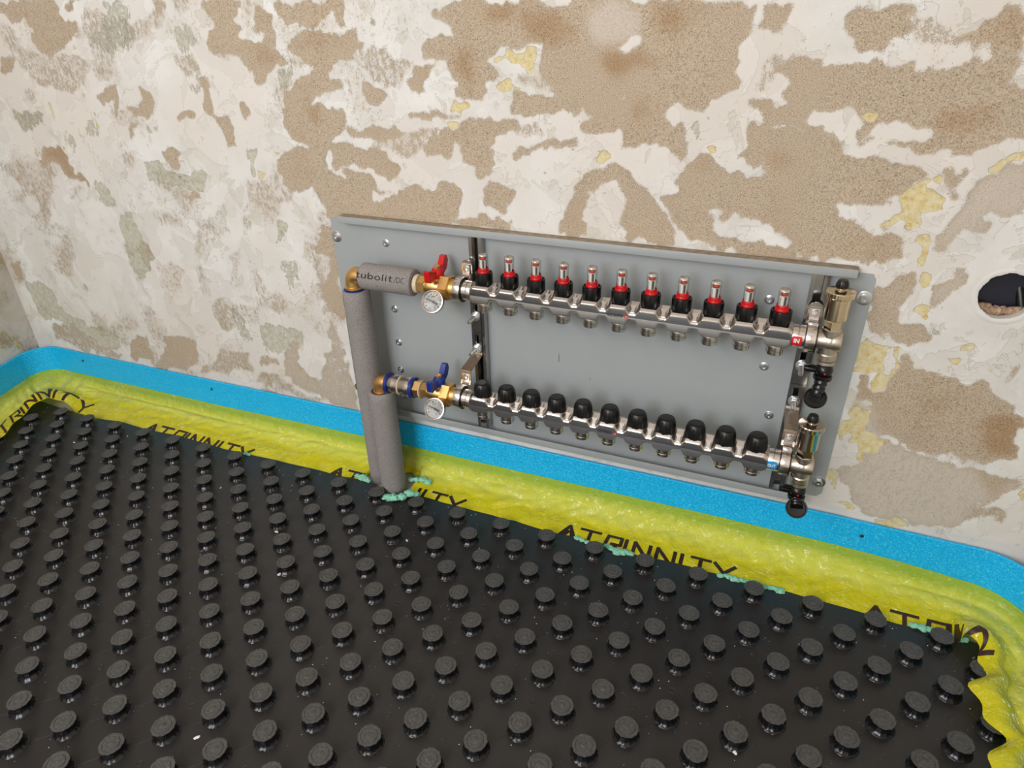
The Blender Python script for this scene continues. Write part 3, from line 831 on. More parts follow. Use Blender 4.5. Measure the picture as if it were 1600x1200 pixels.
# ------------------------------------------------------------------ floor mat with its knobs
LAT_O = Vector((-1231.6, -144.6)); LA = 98.4515; PH = 0.0105
A_ = Vector((math.cos(PH), math.sin(PH))) * LA
B_ = Vector((math.cos(PH) + math.sin(PH), math.sin(PH) - math.cos(PH))) * LA / 2
EDGE = [(-1385, -108), (-1240, -116), (-1148, -120), (-1060, -106), (-961, -109), (-860, -103), (-705, -107), (-560, -99), (-393, -95), (-330, -90), (-276, -92), (-262, -112), (-232, -118), (-204, -114), (-188, -104),
        (-158, -92), (-60, -93), (25, -90), (100, -99), (157, -99), (230, -92), (310, -101), (380, -97), (449, -94), (564, -92), (640, -95), (720, -98), (773, -103), (877, -100), (955, -98)]
def edge_y(x):
    for (a, b), (c, d) in zip(EDGE, EDGE[1:]):
        if a <= x <= c: return b + (d - b) * (x - a) / (c - a)
    return EDGE[0][1] if x < EDGE[0][0] else EDGE[-1][1]
MY1 = -1500.0
def mat_left(y): return -1385 + 0.3 * (-108 - y)
mb = MB()
top = []
for (a, b), (c, d) in zip(EDGE, EDGE[1:]):
    for t in range(4): top.append((a + (c - a) * t / 4, b + (d - b) * t / 4 + 1.5 * noise.noise(Vector(((a + (c - a) * t / 4) / 18, 0, 0)))))
top.append(EDGE[-1]); n = len(top)
rows = [0, 14, 40, 90, 180, 320, 480, 650, 850, 1100, 1400]
v = []; f = []
for k, r in enumerate(rows):
    for i, (x, y) in enumerate(top):
        yy = y - r if k < len(rows) - 1 else MY1
        xx = x + (max(0, 1 - (x + 1385) / 700)) * (mat_left(yy) - mat_left(y))
        z = 0.0 + (1.2 * (noise.noise(Vector((x / 60, 0, 4))) + 0.2) if k == 0 else 0)
        v.append((xx, yy, z))
for k in range(len(rows) - 1):
    for i in range(n - 1): f.append((k * n + i, k * n + i + 1, (k + 1) * n + i + 1, (k + 1) * n + i))
m2 = len(v)
for i in range(n): v.append((v[i][0], v[i][1] - 0.4, v[i][2] - 1.8))
for i in range(n - 1): f.append((i, i + 1, m2 + i + 1, m2 + i))
mb.add(v, f)
sheet = link('studded_floor_mat', mk('studded_floor_mat', mb, 'sheet', ang=50))
tag(sheet, 'black moulded plastic floor mat with rows of round knobs for heating pipes', 'floor mat')

def scal(a, r, z):
    if r < 15 or z < 15.9: return 1.0
    return 1 + 0.022 * math.cos(13 * a) + 0.016 * math.cos(3 * a + 1) + 0.014 * math.cos(8 * a + 2)
def foot(a, r, z):
    return 1 + (0.03 * math.cos(12 * a) if 1 < z < 13 else 0)
def rmod(a, r, z): return scal(a, r, z) * foot(a, r, z)
knob_me = []
for kv in range(3):
    mb = MB()
    prof = [(20.6, -0.4), (19.9, 0.7), (18.6, 1.1), (17.6, 2.2), (16.0, 4.2), (14.6, 6.6), (13.8, 9.5), (13.4, 13), (14.2, 15.2), (16.9, 16.0), (17.5, 17.4), (17.0, 19.0), (13.1, 19.1), (12.5, 18.5), (11.9, 18.5), (11.3, 19.5), (6.7, 19.6), (6.3, 19.3), (5.2, 19.3), (4.8, 19.6), (0.01, 19.6)]
    mb.lathe(prof, 56, ZA(0, 0, 0, kv * 0.5), rmod)
    knob_me.append(mk('knob', mb, 'knob', ang=38))
C_ = Vector((0.50209, -1.09702, 0.94361)); Rm = cam.matrix_world.to_3x3()
def px(P):
    q = Rm.transposed() @ (Vector(P) * MM - C_)
    if q.z > -0.05: return (-9999, -9999)
    fpx = 23.883 / 36 * 1600
    return (800 + fpx * q.x / -q.z, 600 - fpx * q.y / -q.z)
knobs = []
for j in range(0, 30):
    for i in range(-22, 42):
        p = LAT_O + A_ * i + B_ * j
        if p.y > edge_y(p.x) - 9 or p.y < MY1 + 25 or p.x < mat_left(p.y) + 45 or p.x > 922: continue
        u, w = px((p.x, p.y, 10)); vis = -25 < u < 1625 and -25 < w < 1230
        knobs.append((p, vis, (Vector((p.x, p.y, 0)) * MM - C_).length))
for (p, vis, d) in knobs:
    if vis:
        o = link('knob', random.choice(knob_me), sheet, (p.x, p.y, 0)); o.rotation_euler = (random.uniform(-.012, .012), random.uniform(-.012, .012), random.choice((0, PI / 4, PI / 2)) + random.uniform(-.1, .1))
mb = MB()
for (p, vis, d) in knobs:
    if not vis:
        mb.lathe([(20.6, -0.4), (17.6, 2.2), (13.4, 13), (16.9, 16), (17.0, 19), (0.01, 19.3)], 14, ZA(p.x, p.y, 0))
tag(link('knob_field', mk('knob_field', mb, 'knob', ang=38), sheet), kind='stuff')
# fine moulded ribs joining the knobs along both diagonals, and small moulded rings
mb = MB()
def rib(a, b, w=1.0, h=0.28):
    t = (b - a).normalized(); q = Vector((-t.y, t.x)) * w
    mb.add([(a.x + q.x, a.y + q.y, -0.1), (a.x - q.x, a.y - q.y, -0.1), (a.x, a.y, h), (b.x + q.x, b.y + q.y, -0.1), (b.x - q.x, b.y - q.y, -0.1), (b.x, b.y, h)], [(0, 2, 5, 3), (1, 4, 5, 2)])
pts = {(round(p.x), round(p.y)): p for p, _, _ in knobs}
ks = [p for p, _, _ in knobs]
key = {}
for p in ks: key[(round(p.x / 5), round(p.y / 5))] = p
for p in ks:
    for dv in (B_, B_ - A_):
        q = p + dv
        if q.y < MY1 + 25 or q.x > 922 or q.x < mat_left(q.y) + 10: continue
        t = dv.normalized(); rib(p + t * 19, q - t * 19)
for p in ks:
    if random.random() < 0.25:
        c = p + A_ * 0.5
        if c.x < 930: mb.lathe([(5.2, -0.1), (4.7, 0.35), (4.2, -0.1)], 14, ZA(c.x, c.y, 0))
tag(link('moulded_ribs', mk('moulded_ribs', mb, 'sheet', ang=20), sheet), kind='stuff')

# ------------------------------------------------------------------ edge strip: blue foam band, yellow film, nails, lettering
def arc(c, r, a0, a1, n):
    return [Vector((c[0] + r * math.cos(a0 + (a1 - a0) * i / n), c[1] + r * math.sin(a0 + (a1 - a0) * i / n))) for i in range(n + 1)]
R1 = 62.0; RR = 105.0
lang = math.atan2(LDIR.y, LDIR.x)                 # direction of the left wall away from the corner
ln = Vector((-LDIR.y, LDIR.x)); ln = ln if ln.x > 0 else -ln
# wall-side path (2 mm off the plaster): left wall -> corner -> back wall -> corner -> right wall
base_l = Vector((LWALL.x, LWALL.y)) + ln * 4
def lpt(u): return base_l + Vector((LDIR.x, LDIR.y)) * u
# fillet between left line and y=-4 line
ang_in = math.acos(max(-1, min(1, Vector((LDIR.x, LDIR.y)).dot(Vector((1, 0))))))
x_c = base_l.x + (LDIR.x / LDIR.y) * (-4 - base_l.y)
corner = Vector((x_c, -4)); tl = R1 / math.tan(ang_in / 2)
tan1 = corner + Vector((LDIR.x, LDIR.y)) * tl; tan2 = corner + Vector((1, 0)) * tl
cen = tan2 + Vector((0, -R1))
def fillet(c, r, p0, p1, n):
    a0 = math.atan2(p0.y - c.y, p0.x - c.x); a1 = math.atan2(p1.y - c.y, p1.x - c.x)
    while a1 - a0 > PI: a1 -= 2 * PI
    while a1 - a0 < -PI: a1 += 2 * PI
    return arc(c, r, a0, a1, n)
XRS = XR - 9
path = []          # (wall path point, inset floor point, u) ; u equals x along the back wall
DB = 100.0
def add(pa, pb, u): path.append((pa, pb, u))
bl_line = lambda t: lpt(0) + ln * (DB + 4) + Vector((LDIR.x, LDIR.y)) * t
bcor = Vector((-1318, -112))
NL = 110
Lmax = 800.0
dirL = Vector((LDIR.x, LDIR.y))
t1 = (tan1 - lpt(0)).dot(dirL)
for i in range(NL):
    k = 1 - i / NL; add(tan1 + dirL * (Lmax * k), bcor + dirL * (12 + Lmax * k), -1318 - 12 - Lmax * k)
for i, p in enumerate(fillet(cen, R1, tan1, tan2, 24)):
    k = i / 24
    add(p, bcor + (dirL * 12 * (1 - k) ** 2) + Vector((1, 0)) * 14 * k ** 2, -1318 - 12 * (1 - k) + 14 * k)
x0 = tan2.x; xb0 = bcor.x + 14; x1 = XRS - RR
nm = 560
for i in range(1, nm + 1):
    x = x0 + (x1 - x0) * i / nm
    xb = x + (xb0 - x0) * max(0, 1 - (x - x0) / 220) ** 2
    xe = 862.0; k = max(0, (x - (x1 - 160)) / 160); xb = xb + (xe - x1) * k * k
    add(Vector((x, -4)), Vector((xb, -112)), xb)
cR = Vector((x1, -4 - RR))
for i, p in enumerate(arc(cR, RR, PI / 2, 0, 26)):
    if i == 0: continue
    k = i / 26
    add(p, Vector((862 + 12 * math.sin(k * PI / 2), -112 - 12 * (1 - math.cos(k * PI / 2)))), 862 + 20 * k)
for i in range(1, 120):
    y = -4 - RR - 7.0 * i
    add(Vector((XRS, y)), Vector((874, -124 - 7.0 * i)), 882 + 7.0 * i)
NP = len(path)
def nrm(i):
    a = path[max(0, i - 1)][0]; b = path[min(NP - 1, i + 1)][0]; t = (b - a).normalized()
    return Vector((t.y, -t.x))
def lerpt(tab, x):
    if x <= tab[0][0]: return tab[0][1]
    for (a, b), (c, d) in zip(tab, tab[1:]):
        if x <= c: return b + (d - b) * (x - a) / (c - a)
    return tab[-1][1]
TOPZ = [(-2000, 118), (-1318, 119), (-983, 121), (-343, 125), (0, 125.5), (606, 126), (825, 122), (882, 121), (1200, 121)]
FILMZ = [(-2000, 50), (-1318, 50), (-1128, 52), (-786, 53), (-400, 61), (-232, 64), (0, 63.5), (450, 66), (660, 64), (764, 60), (830, 54), (880, 48), (960, 46), (1800, 46)]

strip = thing('edge_insulation_strip', 'blue foam edge strip with wrinkled yellow film along the foot of the wall', 'edge strip', (0, 0, 0), panel=False)
mb = MB(); v = []; f = []
for i, (pa, pb, u) in enumerate(path):
    n_ = nrm(i); tz = lerpt(TOPZ, u) + 0.6 * noise.noise(Vector((u / 40, 0, 0)))
    o = 0.7 * noise.noise(Vector((u / 55, 3, 0)))
    for d, z in ((0, -5), (0, tz), (1.2, tz + 0.6), (4.6, tz + 0.4), (5.8, tz - 0.8), (5.8 + o * 0.3, tz * 0.5), (5.8, -5)):
        q = pa + n_ * (d + (o if d > 0.5 else 0)); v.append((q.x, q.y, z))
k = 7
for i in range(NP - 1):
    for t in range(k - 1): f.append((i * k + t, (i + 1) * k + t, (i + 1) * k + t + 1, i * k + t + 1))
f.append(tuple(range(k))); f.append(tuple((NP - 1) * k + t for t in range(k)))
mb.add(v, f); part('foam_band', mb, 'blue_foam', strip, 40)

# film surface: t = 0 glued on the foam, t = 1 under (or lying on) the mat
def prof_under(t, zf):
    P = [(0.0, 6.6, zf), (0.10, 7.0, zf - 11), (0.22, 8.8, zf - 24), (0.36, 15, zf - 37), (0.5, 28, 16), (0.64, 47, 8.5), (0.78, 68, 5.0), (0.9, 88, 1.6), (1.0, 112, -4.2)]
    return interp(P, t)
def prof_over(t, zf, lift):
    P = [(0.0, 6.6, zf), (0.10, 8, zf - 8), (0.22, 13, zf - 15), (0.36, 26, zf - 22), (0.5, 44, 19 + lift * .25), (0.64, 62, 14 + lift * .5), (0.78, 80, 25 + lift * .8), (0.9, 97, 23 + lift), (1.0, 112, 19 + lift * .7)]
    return interp(P, t)
def interp(P, t):
    for i in range(len(P) - 1):
        if t <= P[i + 1][0]:
            a, b = P[i], P[i + 1]; k = (t - a[0]) / (b[0] - a[0])
            s0 = P[max(0, i - 1)]; s3 = P[min(len(P) - 1, i + 2)]
            out = []
            for c in (1, 2):
                m0 = (b[c] - s0[c]) / (b[0] - s0[0]) * (b[0] - a[0]); m1 = (s3[c] - a[c]) / (s3[0] - a[0]) * (b[0] - a[0])
                out.append((2 * k ** 3 - 3 * k * k + 1) * a[c] + (k ** 3 - 2 * k * k + k) * m0 + (-2 * k ** 3 + 3 * k * k) * b[c] + (k ** 3 - k * k) * m1)
            return out
    return [P[-1][1], P[-1][2]]
def smooth(x): x = max(0, min(1, x)); return x * x * (3 - 2 * x)
us = [p[2] for p in path]
def film_pt(u, t, off=0.0, i=None):
    if i is None:
        i = int(np.searchsorted(us, u)); i = max(1, min(NP - 1, i)); k = (u - us[i - 1]) / max(1e-6, us[i] - us[i - 1])
        pa = path[i - 1][0].lerp(path[i][0], k); pb = path[i - 1][1].lerp(path[i][1], k); n_ = nrm(i - 1).lerp(nrm(i), k)
    else:
        pa, pb, u = path[i]; n_ = nrm(i)
    zf = lerpt(FILMZ, u)
    over = max(smooth((-1225 - u) / 40), smooth((u - 846) / 30))
    lift = 0.0
    if u < -1200: lift = 22 * math.exp(-((u + 1345) / 45) ** 2) + 9 * math.exp(-((u + 1262) / 30) ** 2) + 3
    if u > 840: lift = 10 + 13 * math.sin((u - 850) / 17.0) * (0.6 + 0.4 * math.sin((u) / 61.0))
    d1, z1 = prof_under(t, zf); d2, z2 = prof_over(t, zf, lift)
    d = d1 + (d2 - d1) * over; z = z1 + (z2 - z1) * over
    if over > 0 and u > 840: d += t * t * (15 * math.sin((u - 850) / 21.0 + 1.2) + 8 * math.sin(u / 9.0)) * over
    if over > 0 and u < -1200: d += t * t * (10 * math.sin(u / 31.0) + 4 * math.sin(u / 12.0)) * over
    # slack folds
    g = math.sin(PI * min(1, max(0, (t - 0.12) / 0.83)))
    w = noise.noise(Vector((u / 95, t * 2.2, 0))) * 7 + abs(noise.noise(Vector((u / 46 + t * 3, t * 5.5, 7)))) * 9 - 3 + noise.noise(Vector((u / 15, t * 9, 3))) * 2.0
    cornerw = math.exp(-((u + 1318) / 60) ** 2)
    w += cornerw * 7 * math.sin(u / 4.2 + t * 3)
    pipe = math.exp(-((u + 255) / 70) ** 2)
    w += pipe * 4 * math.sin(u / 9 + 5 * t)
    w *= g * (0.55 + 0.45 * smooth((t - .15) / .3)) * (1 - 0.35 * smooth((t - .7) / .2))
    d += w * 0.75; z += max(w * 0.75, -max(0, z1 - 1.0) if over < .5 else -9)
    sq = smooth((64 - abs(u + 256)) / 9)
    if sq > 0:
        lim = 26 + 5 * math.sin(u / 5.0)
        if d > 12: d += (min(d, 12 + (d - 12) * (lim - 12) / 100.0) - d) * sq
        z += sq * t * 3
    d = max(d, 7.7); d += off * 0.6; z += off * 0.8
    h = max(0, min(1.25, (d - 6.6) / 105.4))
    a = pa + n_ * 6.6
    q = a + (pb - a) * h
    return (q.x, q.y, z)
NT = 40
mb = MB(); v = []; f = []; dn = []
for i in range(NP):
    for j in range(NT + 1):
        t = j / NT; v.append(film_pt(0, t, 0, i)); dn.append(t)
for i in range(NP - 1):
    for j in range(NT): f.append((i * (NT + 1) + j, (i + 1) * (NT + 1) + j, (i + 1) * (NT + 1) + j + 1, i * (NT + 1) + j + 1))
mb.add(v, f)
film_o = part('plastic_film', mb, 'film', strip, 60, 'translucent wrinkled yellow film')
a = film_o.data.attributes.new('down', 'FLOAT', 'POINT'); a.data.foreach_set('value', np.array(dn, np.float32))

# brown-black lettering printed on the film, repeated along the strip
def glyph(ch):
    S = {'T': [[(0, 1), (1, 1)], [(.5, 1), (.5, 0)]], 'I': [[(.5, 1), (.5, 0)]], 'N': [[(0, 0), (0, 1), (.95, 0)], [(.95, 0), (.95, 1)]],
         'Y': [[(0, 1), (.5, .45), (1, 1)], [(.5, .45), (.5, 0)]], 'R': [[(0, 0), (.12, 1), (.95, 1), (.95, .5), (.4, .5)], [(.55, .5), (.95, 0)]],
         '^': [[(0, 0), (.5, 1)], [(.5, 1), (1, 0)], [(.22, 0.02), (.5, .6)], [(.62, .75), (.80, 0.0)]]}
    return S[ch]
WORD = [('^', 0, 40), ('T', 44, 40), ('R', 97, 33), ('I', 132, 12), ('N', 155, 32), ('N', 200, 35), ('I', 241, 12), ('T', 265, 35), ('Y', 308, 37)]
def t_of(dist):                    # film parameter for a distance from the wall
    lo, hi = 0.3, 1.0
    for _ in range(24):
        md = (lo + hi) / 2
        if prof_under(md, 64)[0] < dist: lo = md
        else: hi = md
    return lo
def lettering(u0, dtop, hgt, lo=-1e9, hi=1e9):
    mb = MB()
    for ch, x, w in WORD:
        for st in glyph(ch):
            for (a, b) in zip(st, st[1:]):
                A = Vector((u0 + x + a[0] * w, dtop + (1 - a[1]) * hgt)); B = Vector((u0 + x + b[0] * w, dtop + (1 - b[1]) * hgt))
                L_ = (B - A).length; tt = (B - A) / L_; q = Vector((-tt.y, tt.x)) * (3.2 if abs(tt.y) < .5 else 3.7); A = A - tt * 2.2; B = B + tt * 2.2
                ns = max(2, int(L_ / 5)); v = []; f = []; ok = True
                for s in range(ns + 1):
                    c = A + (B - A) * s / ns
                    for e in (-1, 0, 1):
                        g = c + q * e
                        if not (lo < g.x < hi): ok = False
                        v.append(film_pt(g.x, min(1.0, t_of(g.y)), 0.7))
                for s in range(ns):
                    for e in range(2): f.append((s * 3 + e, s * 3 + e + 1, s * 3 + e + 4, s * 3 + e + 3))
                if ok: mb.add(v, f)
    a_ = link('film_lettering', mk('film_lettering', mb, 'film_ink', fix=False), film_o)
for u0, dt, hi in ((-1545, 72, 1e9), (-977, 85, 1e9), (-405, 74, -318), (158, 71, 1e9), (722, 78, 925)):
    lettering(u0, dt, 36, -1e9, hi)
lettering(-405, 74, 36, -192, 1e9)

# nails pinning the foam
for (x, z) in ((-1260, 96), (-812, 98), (-345, 98), (700, 96), (884, 62)):
    i = int(np.searchsorted(us, x)); q = path[i][0] + nrm(i) * 6.2
    mb = MB().lathe([(0.01, 0), (3.2, 0.2), (3.4, 1.0), (2.2, 2.2), (0.01, 2.6)], 12, YA(q.x, q.y, z)); part('nail', mb, 'nail', strip)

# mint foam squeezed out along the mat edge
def mint(label, blobs, group=None):
    mb = MB()
    for i, (x, y, z, r) in enumerate(blobs): mb.blob((x, y, z), r, i + x * .01, 3, 0.55, (1.25, 0.9, 0.7))
    o = link('foam_scrap', mk('foam_scrap', mb, 'mint', ang=70)); tag(o, label, 'foam', group)
mint('torn mint green foam at the foot of the front insulated pipe', [(-224, -130, 6, 10), (-208, -127, 7, 9), (-193, -118, 7, 9), (-182, -103, 9, 9), (-170, -98, 7, 7), (-214, -121, 3, 9), (-238, -128, 5, 8)])
mint('mint green foam tuck behind the rear insulated pipe at the mat edge', [(-318, -86, 3, 9), (-304, -90, 3, 8), (-333, -84, 3, 6)])
mint('small mint foam curl behind the front pipe under the film fold', [(-190, -60, 14, 7), (-176, -57, 15, 8), (-163, -58, 13, 7), (-202, -62, 12, 6)])
mint('mint foam sliver beneath the printed film, third knob right of the pipes', [(200, -99, 2, 5), (212, -102, 2, 5), (224, -104, 2, 5)])
mint('mint foam lump beside a knob below the printed lettering in the middle', [(262, -101, 2, 5), (274, -104, 2, 6), (286, -109, 3, 8), (298, -106, 3, 8), (310, -103, 2, 6)])
mint('long mint foam sliver right of the printed lettering', [(480 + 13 * k, -96 - (1 if k % 2 else 3), 1.5, 5 + (k % 3)) for k in range(9)])
mint('mint foam edge under the curled film in the right corner', [(800 + 12 * k, -101 - k * 0.4, 4, 6 + (k % 2)) for k in range(7)])
mint('tiny mint foam crumb at the mat edge right of the left lettering', [(-640, -106, 2, 5), (-631, -107, 2, 4)])

# crumbs lying on the mat
CRUMBS = [((-382, -305), 8, 'white plaster crumb between knobs, the upper of two near the pipes'), ((-297, -399), 9, 'flat white plaster crumb between knobs, the lower of two near the pipes'),
          ((-117, -229), 6, 'elongated white crumb on the mat just in front of the foam pipes'), ((-192, -713), 8, 'long white crumb near the front edge of the mat'),
          ((-985, -152), 5, 'white crumb beside a back row knob below the left lettering'), ((-1089, -222), 6, 'white crumb near the left corner of the mat'),
          ((-601, -232), 5, 'little white crumb on the mat between left lettering and pipes'), ((548, -442), 7, 'white crumb stuck at a knob base at the front right')]
for i, ((x, y), s, lab) in enumerate(CRUMBS):
    mb = MB().blob((0, 0, s * 0.22), s * 0.42, i, 1, 0.6, (1.5, 0.8, 0.55))
    o = link('plaster_crumb', mk('plaster_crumb', mb, 'crumb', ang=20), None, (x, y, 0)); o.rotation_euler = (0, 0, i * 1.3)
    tag(o, lab, 'crumb', 'white crumbs on the mat')
mb = MB(); rc = random.Random(5)
for i in range(1100):
    q = Vector((rc.uniform(-1340, 900), -95 - 900 * rc.random() ** 1.4, 0))
    if q.y > edge_y(q.x) - 8 or q.x < mat_left(q.y) + 10: continue
    r = rc.choice((0.35, 0.45, 0.5, 0.7, 1.1)); z = 0
    mb.add([(q.x - r, q.y - r * .6, z), (q.x + r, q.y - r * .4, z), (q.x, q.y + r, z), (q.x, q.y, z + r)], [(0, 1, 3), (1, 2, 3), (2, 0, 3), (0, 2, 1)])
tag(link('plaster_dust', mk('plaster_dust', mb, 'crumb', ang=5)), 'fine white plaster grit scattered over the black knob mat', 'grit', kind='stuff')

# ------------------------------------------------------------------ mounting panel on the wall
panel = thing('mounting_panel', 'grey painted sheet metal panel screwed flat to the stripped wall', 'panel', (130, 0, 137))
def rr(x0, x1, z0, z1, r, n=5):
    P = []
    for cx, cz, a in ((x1 - r, z1 - r, 0), (x0 + r, z1 - r, PI / 2), (x0 + r, z0 + r, PI), (x1 - r, z0 + r, 1.5 * PI)):
        P += [(cx + r * math.cos(a + PI / 2 * i / n), cz + r * math.sin(a + PI / 2 * i / n)) for i in range(n + 1)]
    return P
mb = MB()
sheet_poly = [(622.6 - 8, 137), (622.6, 146), (622.6, 549), (617, 557), (595, 557), (595, 565), (-328, 565), (-328, 557), (-361.3, 557), (-361.3, 142), (-357, 137), (-328, 137), (-328, 131), (595, 131), (595, 137)]
mb.prism(sheet_poly[::-1], -2.6, -1.0)
part('panel_sheet', mb, 'panel', panel)
mb = MB().box(-328, 595, -21, -1.2, 565.6, 567.2, 0.4); part('top_flange', mb, 'dusty', panel, label='dusty top flange')
mb = MB().box(-328, 595, -22.4, -21, 554.5, 567.4, 0.4); part('top_lip', mb, 'panel', panel)
mb = MB().box(-328, 595, -21, -1.2, 130.2, 131.8, 0.4); part('bottom_flange', mb, 'panel', panel)
mb = MB().box(-328, 595, -22.4, -21, 130.0, 144.5, 0.4); part('bottom_lip', mb, 'panel', panel)

def screw(x, z, big=False, hexh=False):
    k = 1.5 if big else 1.0
    mb = MB()
    mb.lathe([(7.4 * k, -2.6), (7.4 * k, 1.0 - 2.6 + 2.6)], 24, YA(x, 0, z))
    mb = MB()
    mb.lathe([(7.6 * k, 2.6), (7.6 * k, 3.6), (6.8 * k, 4.0), (4.6 * k, 4.1), (4.4 * k, 6.2 + k), (3.6 * k, 7.4 + k), (1.9 * k, 7.4 + k), (1.7 * k, 5.6 + k), (0.01, 5.6 + k)], 24, YA(x, 0, z),
             (lambda a, r, zz: hexmod(a, r, zz) if 4.05 < zz and 3 * k < r else 1) if hexh else None)
    part('screw', mb, 'zinc', panel)
for x, z, b, h in ((-352, 519, 1, 0), (-353, 169, 1, 0), (613, 518.5, 1, 0), (613, 169, 1, 1), (-237, 517, 0, 0), (-234, 378, 0, 0), (-233, 302, 0, 0), (-236, 236, 0, 0), (-237, 171, 0, 0), (479, 497.5, 0, 0), (489, 378, 0, 0), (511, 286, 0, 0)):
    screw(x, z, b, h)
for x, z0, z1, w in ((123.5, 318, 340, 0.7), (187, 293, 297, 1.3)):
    mb = MB().add([(x - w, -2.75, z0 + 3), (x + w * 0.6, -2.75, z0), (x + w, -2.75, z1 - 4), (x, -2.75, z1)], [(0, 1, 2, 3)]); part('scratch', mb, 'scratch', panel)
# C-shaped rails standing on the panel
def rail(xc):
    mb = MB(); z0, z1 = 146, 554
    prof = [(-12.5, -2.8), (-12.5, -20), (-6, -20), (-6, -17.5), (-10.5, -17.5), (-10.5, -4.5), (10.5, -4.5), (10.5, -17.5), (6, -17.5), (6, -20), (12.5, -20), (12.5, -2.8)]
    n = len(prof); v = [(xc + x, y, z0) for x, y in prof] + [(xc + x, y, z1) for x, y in prof]
    f = [(i, (i + 1) % n, n + (i + 1) % n, n + i) for i in range(n)]
    for a, b, c, d in ((0, 1, 4, 5), (0, 5, 6, 11), (6, 7, 10, 11), (1, 2, 3, 4), (7, 8, 9, 10)):
        f.append((a, b, c, d)); f.append((n + a, n + b, n + c, n + d))
    mb.add(v, f); part('rail', mb, 'rail', panel, 20)
rail(-35); rail(546)

# ------------------------------------------------------------------ the two manifolds
def interp1(tab, x):
    for (a, b), (c, d) in zip(tab, tab[1:]):
        if x <= c: return b + (d - b) * smooth((x - a) / (c - a)) if x >= a else b
    return tab[-1][1]
def manifold_bar(yc, zc):
    """Stamped steel bar: a wide flat lobe at every port, a pinched waist between ports."""
    mb = MB(); secs = []
    X = []
    x = -21.0
    while x <= 521.01: X.append(x); x += 1.0
    for x in X:
        m = abs(((x + 25) % 50) - 25)
        lob = 1 - smooth((m - 11.5) / 9.0)
        if x < 0 or x > 500: lob = 1 - 0.0 * m if m < 15 else 1 - 0.35 * smooth((m - 14) / 7)
        hb = 3.6 + 9.6 * lob; ht = 4.6 + 8.6 * lob          # front flat, below and above the middle
        yf = -20.0
        top = 8.5 + 8.5 * lob
        sec = [(yf, -hb), (yf, ht), (yf + 1.2, ht + 2.0), (yf + 4.5, ht + 4.2 + 0.4 * lob), (-9, top), (0, top + 1.0), (10, 17.6), (17, 15.5), (19.5, 10), (19.5, -9), (16, -14), (6, -17), (-8, -15.5 * (0.55 + .45 * lob)), (yf + 6, -hb - 3.0), (yf + 0.5, -hb - 1.0)]
        secs.append([(x, yc + a, zc + b) for a, b in sec])
    k = len(secs[0]); v = [p for s in secs for p in s]; f = []
    for i in range(len(secs) - 1):
        for j in range(k): f.append((i * k + j, (i + 1) * k + j, (i + 1) * k + (j + 1) % k, i * k + (j + 1) % k))
    f.append(tuple(range(k))); f.append(tuple((len(secs) - 1) * k + j for j in range(k)))
    mb.add(v, f)
    # round collars at both ends
    for (a, b) in ((-21, -41), (521, 540)):
        s = 1 if b > a else -1
        mb.lathe([(15, 0), (18.2, 0.5), (18.6, 3), (18.6, 8), (17.6, 9), (18.6, 10), (18.6, abs(b - a) - 1), (17.4, abs(b - a))], 40, Matrix.Translation((a, yc, zc)) @ Matrix.Rotation(s * PI / 2, 4, 'Y'))
    return mb
def face_outline(x0=-19.5, x1=519.5):
    up, dn = [], []
    x = x0
    while x <= x1 + 0.01:
        m = abs(((x + 25) % 50) - 25); lob = 1 - smooth((m - 12) / 8.4)
        if x < 0 or x > 500: lob = 1 - (0.45 * smooth((m - 14.5) / 5.5) if m > 14.5 else 0)
        up.append((x, 4.0 + 8.6 * lob)); dn.append((x, -3.0 - 9.6 * lob)); x += 1.0
    return up, dn
def face_plate(yc, zc):
    mb = MB(); up, dn = face_outline(); n = len(up); y = yc - 20.9; v = []; f = []
    def mid(i): return 0.8
    for i in range(n):
        x = up[i][0]
        for z, yy in ((up[i][1], y + 0.9), (up[i][1] - 0.5, y), (0.9, y), (0.45, y + 0.1), (0.0, y), (dn[i][1] + 0.2, y), (dn[i][1], y + 0.9)): v.append((x, yy, zc + z))
    for i in range(n - 1):
        for j in range(6): f.append((i * 7 + j, (i + 1) * 7 + j, (i + 1) * 7 + j + 1, i * 7 + j + 1))
    return mb.add(v, f)
def rect_ring(x0, x1, z0, z1, y, n=1):
    return MB().box(x0, x1, y - 0.3, y, z0, z1)

def lock_tabs(parent, yc, zc):
    for i in range(10):
        xc = 25 + 50 * i
        mb = MB()
        P = [(-2.8, 8.2, -16.5), (2.8, 8.2, -16.5), (2.6, 13.0, -11.8), (5.4, 17.6, -7.4), (-5.4, 17.6, -7.4), (-2.6, 13.0, -11.8)]
        v = [(xc + a, yc + c - .8, zc + b + .8) for a, b, c in P] + [(xc + a, yc + c + 1.2, zc + b - 1.6) for a, b, c in P]
        f = [(0, 1, 2, 5), (5, 2, 3, 4), (11, 8, 7, 6), (10, 9, 8, 11)] + [(i2, (i2 + 1) % 6, 6 + (i2 + 1) % 6, 6 + i2) for i2 in range(6)]
        mb.add(v, f); part('locking_tab', mb, 'nickel', parent, 25)

